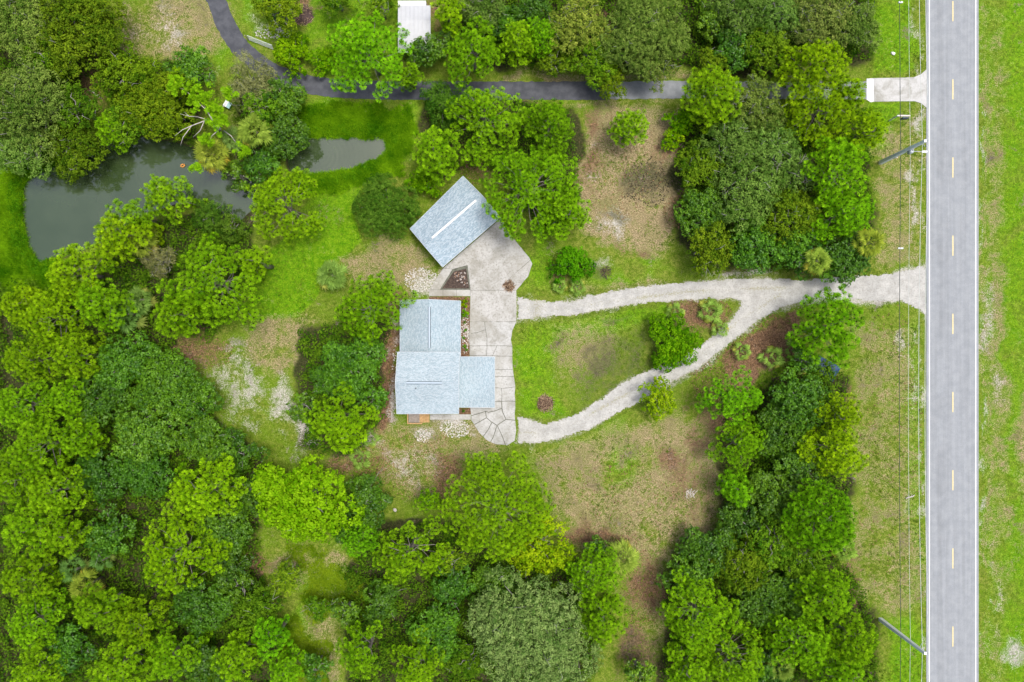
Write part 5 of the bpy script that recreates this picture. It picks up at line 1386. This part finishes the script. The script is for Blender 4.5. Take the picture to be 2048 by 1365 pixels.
qx, qy = in_view(30000, -40, 840, 190, 620, lambda x, y: (sdp(x, y) < 1 + 16 * vnoise(x, y, .07, 3) ** 2) & (sdp(x, y) > -8 - 16 * vnoise(x, y, .05, 5)) & ((x < 115) | (x > 585)), rng)
o = leaf_cloud("bank_plants", qx, qy, rng.uniform(.1, .5, len(qx)), rng.uniform(.25, .5, len(qx)), 9, (.26, .13), M['reed'], "dark green leafy plants along the pond edges", 46)
o.color = (.55, .75, 1, 1)
def gr(x, y):
    m = (poly_sd(x, y, LUSH) > 0) | (x > 1962) | ((x > 1745) & (x < 1850) & ((y < 135) | (y > 1240))) | ((poly_sd(x, y, [(600, 1100), (700, 1110), (720, 1365), (600, 1365)]) + 60 * (fbm(x, y, .03, 3) - .5)) > 10) | (poly_sd(x, y, [(1040, 660), (1110, 645), (1120, 830), (1042, 820)]) > 0) \
        | (poly_sd(x, y, [(600, 360), (700, 380), (690, 440), (640, 440)]) > 0)
    return m
gx_, gy_ = in_view(90000, 470, 2046, 2, 1363, gr, rng)
blades("grass", gx_, gy_, rng.uniform(.04, .14, len(gx_)), 4, .03, .26, M['grass'], "short bright grass of the lawns and verges", 42)
mx_, my_ = in_view(9000, 560, 740, 1090, 1365, lambda x, y: (fbm(x, y, .02, 4) + .35 * np.minimum(0, 1 - np.hypot((x - 655) / 80, (y - 1250) / 150)) > .47), rng)
blades("tall_grass", mx_, my_, rng.uniform(.12, .45, len(mx_)), 5, .04, .6, M['grass'], "rank tall grass of the strip between the lower woods", 43)

def clear(x, y):
    m = np.ones(x.shape, bool)
    for p in WOODS: m &= poly_sd(x, y, p) < 0
    m &= (sdp(x, y) < -4) & (poly_sd(x, y, SANDP) < 7 * vnoise(x, y, .06, 9) ** 2) & (x < 1846) & (poly_sd(x, y, [(782, 590), (1066, 590), (1066, 350), (810, 350)]) < 0) & (poly_sd(x, y, [(785, 580), (1036, 580), (1036, 895), (785, 850)]) < 0)
    m &= ~((np.abs(y - 181) < 24) & (x > 540)) & ~((x > 380) & (x < 620) & (y < 190))
    return m
wx_, wy_ = in_view(60000, 240, 1846, 2, 1363, lambda x, y: clear(x, y) & (fbm(x, y, .018, 7) + .25 * (vnoise(x, y, .09, 8) - .5) > .52), rng)
wx_, wy_ = wx_[:15000], wy_[:15000]
blades("weeds", wx_, wy_, rng.uniform(.04, .22, len(wx_)), 6, .04, .34, M['weed'], "scattered weeds and coarse tufts on the clearings", 44)
tx_, ty_ = in_view(60000, 1034, 1620, 550, 895, lambda x, y: ((poly_sd(x, y, SANDP) < 6 * vnoise(x, y, .07, 4)) & (poly_sd(x, y, SANDP) > -7)) | ((np.minimum(line_d(x, y, TRK1), line_d(x, y, TRK2)) < 6 * vnoise(x, y, .05, 6)) & (fbm(x, y, .03, 2) > .5) & (x < 1450) & (rng.random(x.shape) < .35)), rng)
tx_, ty_ = tx_[:5200], ty_[:5200]
blades("drive_grass", tx_, ty_, rng.uniform(.03, .14, len(tx_)), 5, .035, .26, M['weed2'], "thin grass creeping over the edges of the sandy drive", 48)
def litter(name, px, py, per, size, mat, label, seed):
    rg_ = np.random.default_rng(seed); X = (px - 1024) * S; Y = (682.5 - py) * S; g_ = ground_z(X, Y)
    ctr = np.stack([X, Y, g_ + .05], -1); n_ = unit(rg_.normal(size=ctr.shape) * .45 + (0, 0, 1)); a_, b_ = frame(n_, rg_); sc = rg_.uniform(.5, 1.3, (len(X), 1)) * size
    V = np.stack([ctr - a_ * sc, ctr + b_ * sc * .55, ctr + a_ * sc, ctr - b_ * sc * .55], 1)
    o = link(name, tri_mesh(name, V, np.clip(rg_.normal(.5, .3, len(X)), 0, 1), 4, mat)); tag(o, label, kind="stuff")
bx_, by_ = [], []
for (x, y, rx_, ry_, n) in ((1520, 680, 80, 55, 2600), (1430, 760, 50, 60, 900), (1410, 625, 55, 28, 800), (1185, 1080, 70, 16, 500), (1285, 1180, 45, 80, 900), (782, 720, 14, 110, 500), (755, 830, 26, 40, 400), (720, 930, 70, 22, 700), (895, 970, 30, 60, 700),
                            (945, 335, 24, 40, 400), (1355, 425, 30, 34, 400), (400, 705, 70, 34, 500), (1300, 1000, 150, 110, 900), (1240, 330, 90, 110, 700), (830, 930, 110, 70, 900), (1780, 900, 70, 300, 700)):
    a_ = rng.uniform(0, 6.28, n); r_ = np.sqrt(rng.random(n)); bx_.append(x + rx_ * r_ * np.cos(a_)); by_.append(y + ry_ * r_ * np.sin(a_))
bx_, by_ = np.concatenate(bx_), np.concatenate(by_); kp = (poly_sd(bx_, by_, SANDP) < -1) & (bx_ < 1846) & (poly_sd(bx_, by_, [(785, 580), (1036, 580), (1036, 895), (785, 850)]) < 0) & (poly_sd(bx_, by_, [(810, 455), (926, 350), (1070, 525), (1036, 590), (860, 590)]) < 0)
a_ = rng.uniform(0, 6.28, 650); r_ = np.sqrt(rng.random(650)) * (.7 + .5 * vnoise(np.cos(a_) * 3, np.sin(a_) * 3, 1, 2))
litter("dark_litter", 1298 + 52 * r_ * np.cos(a_), 367 + 48 * r_ * np.sin(a_), 1, .15, M['ash'], "dark dead leaves and twigs in a round patch on the upper clearing", 47)
litter("leaf_litter", bx_[kp], by_[kp], 1, .13, M['litter'], "fallen brown leaves scattered over the bare ground", 45)

# pebbles on the white gravel patches
rng = np.random.default_rng(5)
ico = bmesh.new(); bmesh.ops.create_icosphere(ico, subdivisions=1, radius=1); iv = np.array([v_.co[:] for v_ in ico.verts]); if_ = np.array([[v_.index for v_ in f.verts] for f in ico.faces]); ico.free()
Vs, Fs, nb = [], [], 0
for (x, y, rx_, ry_, n) in ((842, 560, 34, 24, 420), (910, 858, 30, 18, 320), (930, 660, 7, 50, 160), (545, 68, 36, 10, 160), (845, 872, 16, 14, 90), (790, 760, 7, 70, 90)):
    for i in range(n):
        a_, r_ = rng.uniform(0, 6.28), math.sqrt(rng.random()); p = W(x + rx_ * r_ * math.cos(a_), y + ry_ * r_ * math.sin(a_))
        s_ = rng.uniform(.04, .13); Vs.append(iv * s_ * rng.uniform(.7, 1.2, 3) + (p.x, p.y, .02)); Fs.append(if_ + nb); nb += len(iv)
o = link("pebbles", mesh_np("pebbles", np.concatenate(Vs), np.concatenate(Fs), True), None, plain("white_pebbles", (.60, .575, .53), .3, 6, .9)); tag(o, "loose white pebbles beside the walls and paths", kind="stuff")

# stones in the triangular planter
ROCKS = [plain("planter_stone", (.42, .37, .33), .3, 5, .9), plain("rusty_stone", (.34, .22, .15), .3, 5, .9)]
rm_ = []
for s_ in range(3):
    r_ = np.random.default_rng(s_); rm_.append(mesh_np("stone", iv * r_.uniform(.75, 1.25, (len(iv), 1)) * (1, .8, .6), if_))
for i in range(46):
    u, v_ = rng.random(), rng.random()
    x = 908 + 27 * u; y = 545 + 30 * v_ * (.45 + .55 * u)
    if poly_sd(np.array(x), np.array(y), [(884, 577), (907, 544), (932, 538), (938, 577)]) < 2: continue
    p = W(x, y)
    o = link("planter_stone", rm_[i % 3], yard); o.location = (p.x, p.y, .07); s_ = rng.uniform(.07, .17); o.scale = (s_,) * 3; o.rotation_euler = (0, 0, rng.uniform(0, 6))
    if not o.data.materials: o.data.materials.append(ROCKS[i % 2])

# small plants in the bed beside the wall
for i, (x, y) in enumerate(((929, 645), (931, 661), (927, 676), (933, 700), (927, 823))):
    e = tree('shrub', x, y, 3.2, ("tiny plant in the house bed, nearest the small shrubs", "tiny plant in the house bed, second down", "tiny plant in the house bed, third down", "tiny plant in the house bed, lowest", "tiny plant in the corner between carport and path")[i], (.6, .7, .9))

# leaf and brush piles, logs, litter
def brush(name, px, py, r, n, mats, label, cat, ln=(.3, .9), h=.35, z0=0.0, rad=(.012, .035), mound=True):
    rr = random.Random(px); t = empty(name, (*W(px, py).xy, z0)); tag(t, label, cat)
    for q_, mt in enumerate(mats):
        mb = MB()
        for i in range(n):
            a_, d_ = rr.uniform(0, 6.28), r * math.sqrt(rr.random()); L = rr.uniform(*ln); th = rr.uniform(0, 6.28); zz = h * (1 - (d_ / r) ** 2) * rr.random() + .03
            c0 = Vector((d_ * math.cos(a_), d_ * math.sin(a_), zz)); dv = Vector((math.cos(th), math.sin(th), rr.uniform(-.25, .25))) * L / 2
            mb.tube([c0 - dv, c0, c0 + dv], [rr.uniform(*rad)] * 3, 4)
        mb.build("sticks" if q_ == 0 else "leaves" if q_ == 1 else "twigs", mt, t)
    if not mound: return t
    hx, hy = np.meshgrid(np.linspace(-r, r, 11), np.linspace(-r, r, 11)); hz = np.clip(1 - (hx ** 2 + hy ** 2) / r ** 2 - 1.5 * (fbm(hx + px, hy, 1.6, 5) - .38), -.3, 1) * h * (.5 + .7 * fbm(hx + px, hy, 2.2, 1)) - .03
    ii_ = np.arange(121).reshape(11, 11)
    link("mound", mesh_np("mound", np.stack([hx, hy, hz], -1).reshape(-1, 3), np.stack([ii_[:-1, :-1], ii_[:-1, 1:], ii_[1:, 1:], ii_[1:, :-1]], -1).reshape(-1, 4), True), t, mats[0])
    return t
BRN = plain("dry_brown_brush", (.10, .062, .040), .5, 4, .95); TANB = plain("dry_tan_brush", (.34, .24, .15), .4, 4, .95)
brush("brush_pile", 1091, 807, 1.35, 120, (BRN, TANB), "round brown brush pile on the lawn near the lower drive", "brush pile")
brush("leaf_pile", 1018, 573, .95, 90, (BRN, TANB), "heap of brown leaves on the concrete yard's corner", "leaf pile", (.15, .5), .22, .085)
brush("brush_pile", 606, 30, 1.7, 130, (plain("dark_dead_brush", (.075, .05, .045), .5, 3, .95), TANB), "dark dead brush heap under the top edge trees", "brush pile", (.3, 1.1), .5)
brush("fallen_branches", 1381, 985, .8, 14, (M['deadwood'],), "bleached fallen branches on the lower clearing", "branches", (.4, 1.2), .15, rad=(.03, .07), mound=False)
brush("fallen_branches", 1213, 545, .9, 34, (BRN, plain("dark_sticks", (.05, .045, .04), .3, 3, .95)), "dark fallen sticks on the grass right of the rounded bush", "branches", (.3, 1.0), .12, mound=False)
for (x, y, L, ang_, lab) in ((192, 190, 2.2, -35, "grey fallen log in the brown gap at upper left"), (1820, 994, 1.5, 20, "pale broken stick on the verge under the wires")):
    t = empty("fallen_log", (*W(x, y).xy, .08), math.radians(ang_)); tag(t, lab, "log")
    MB().tube([(-L / 2, 0, .02), (-L * .2, .07, .04), (L * .2, -.05, .05), (L / 2, .08, .03)], [.11, .10, .085, .05], 8).build("stem", M['deadwood'], t, True)
    MB().tube([(L * .05, 0, .04), (L * .25, .3, .12)], [.05, .02], 5).build("stub", M['deadwood'], t)
# a stone and a bag on the verge
for (x, y, s_, lab, nm, c_) in ((1785, 108, .32, "white lump of rubbish on the grass above the concrete apron", "rubbish_bag", (.78, .77, .74)), (835, 349, .2, "pale stone behind the garage shrubs", "stone", (.5, .48, .44)), (790, 1020, .3, "pale stone on brown ground right of the dark tree", "stone", (.55, .5, .45))):
    r_ = np.random.default_rng(x); vv = iv * r_.uniform(.7, 1.25, (len(iv), 1)) * (s_ * 1.2, s_, s_ * .7)
    o = link(nm, mesh_np(nm, vv, if_, True), None, plain(nm + "_surface", c_, .1, 4, .8)); o.location = (*W(x, y).xy, s_ * .4); tag(o, lab, "stone" if nm == "stone" else "rubbish")

# ------------------------------------------------------------------ put each built thing's origin at its base
bpy.context.view_layer.update()
for e in (house, garage, shed, deck):
    pts = [ch.matrix_world @ Vector(c_) for ch in e.children_recursive if ch.type == 'MESH' for c_ in ch.bound_box]
    c0 = Vector((sum(p.x for p in pts) / len(pts), sum(p.y for p in pts) / len(pts), 0))
    e.location = c0
    for ch in e.children: ch.location = Vector(ch.location) - c0
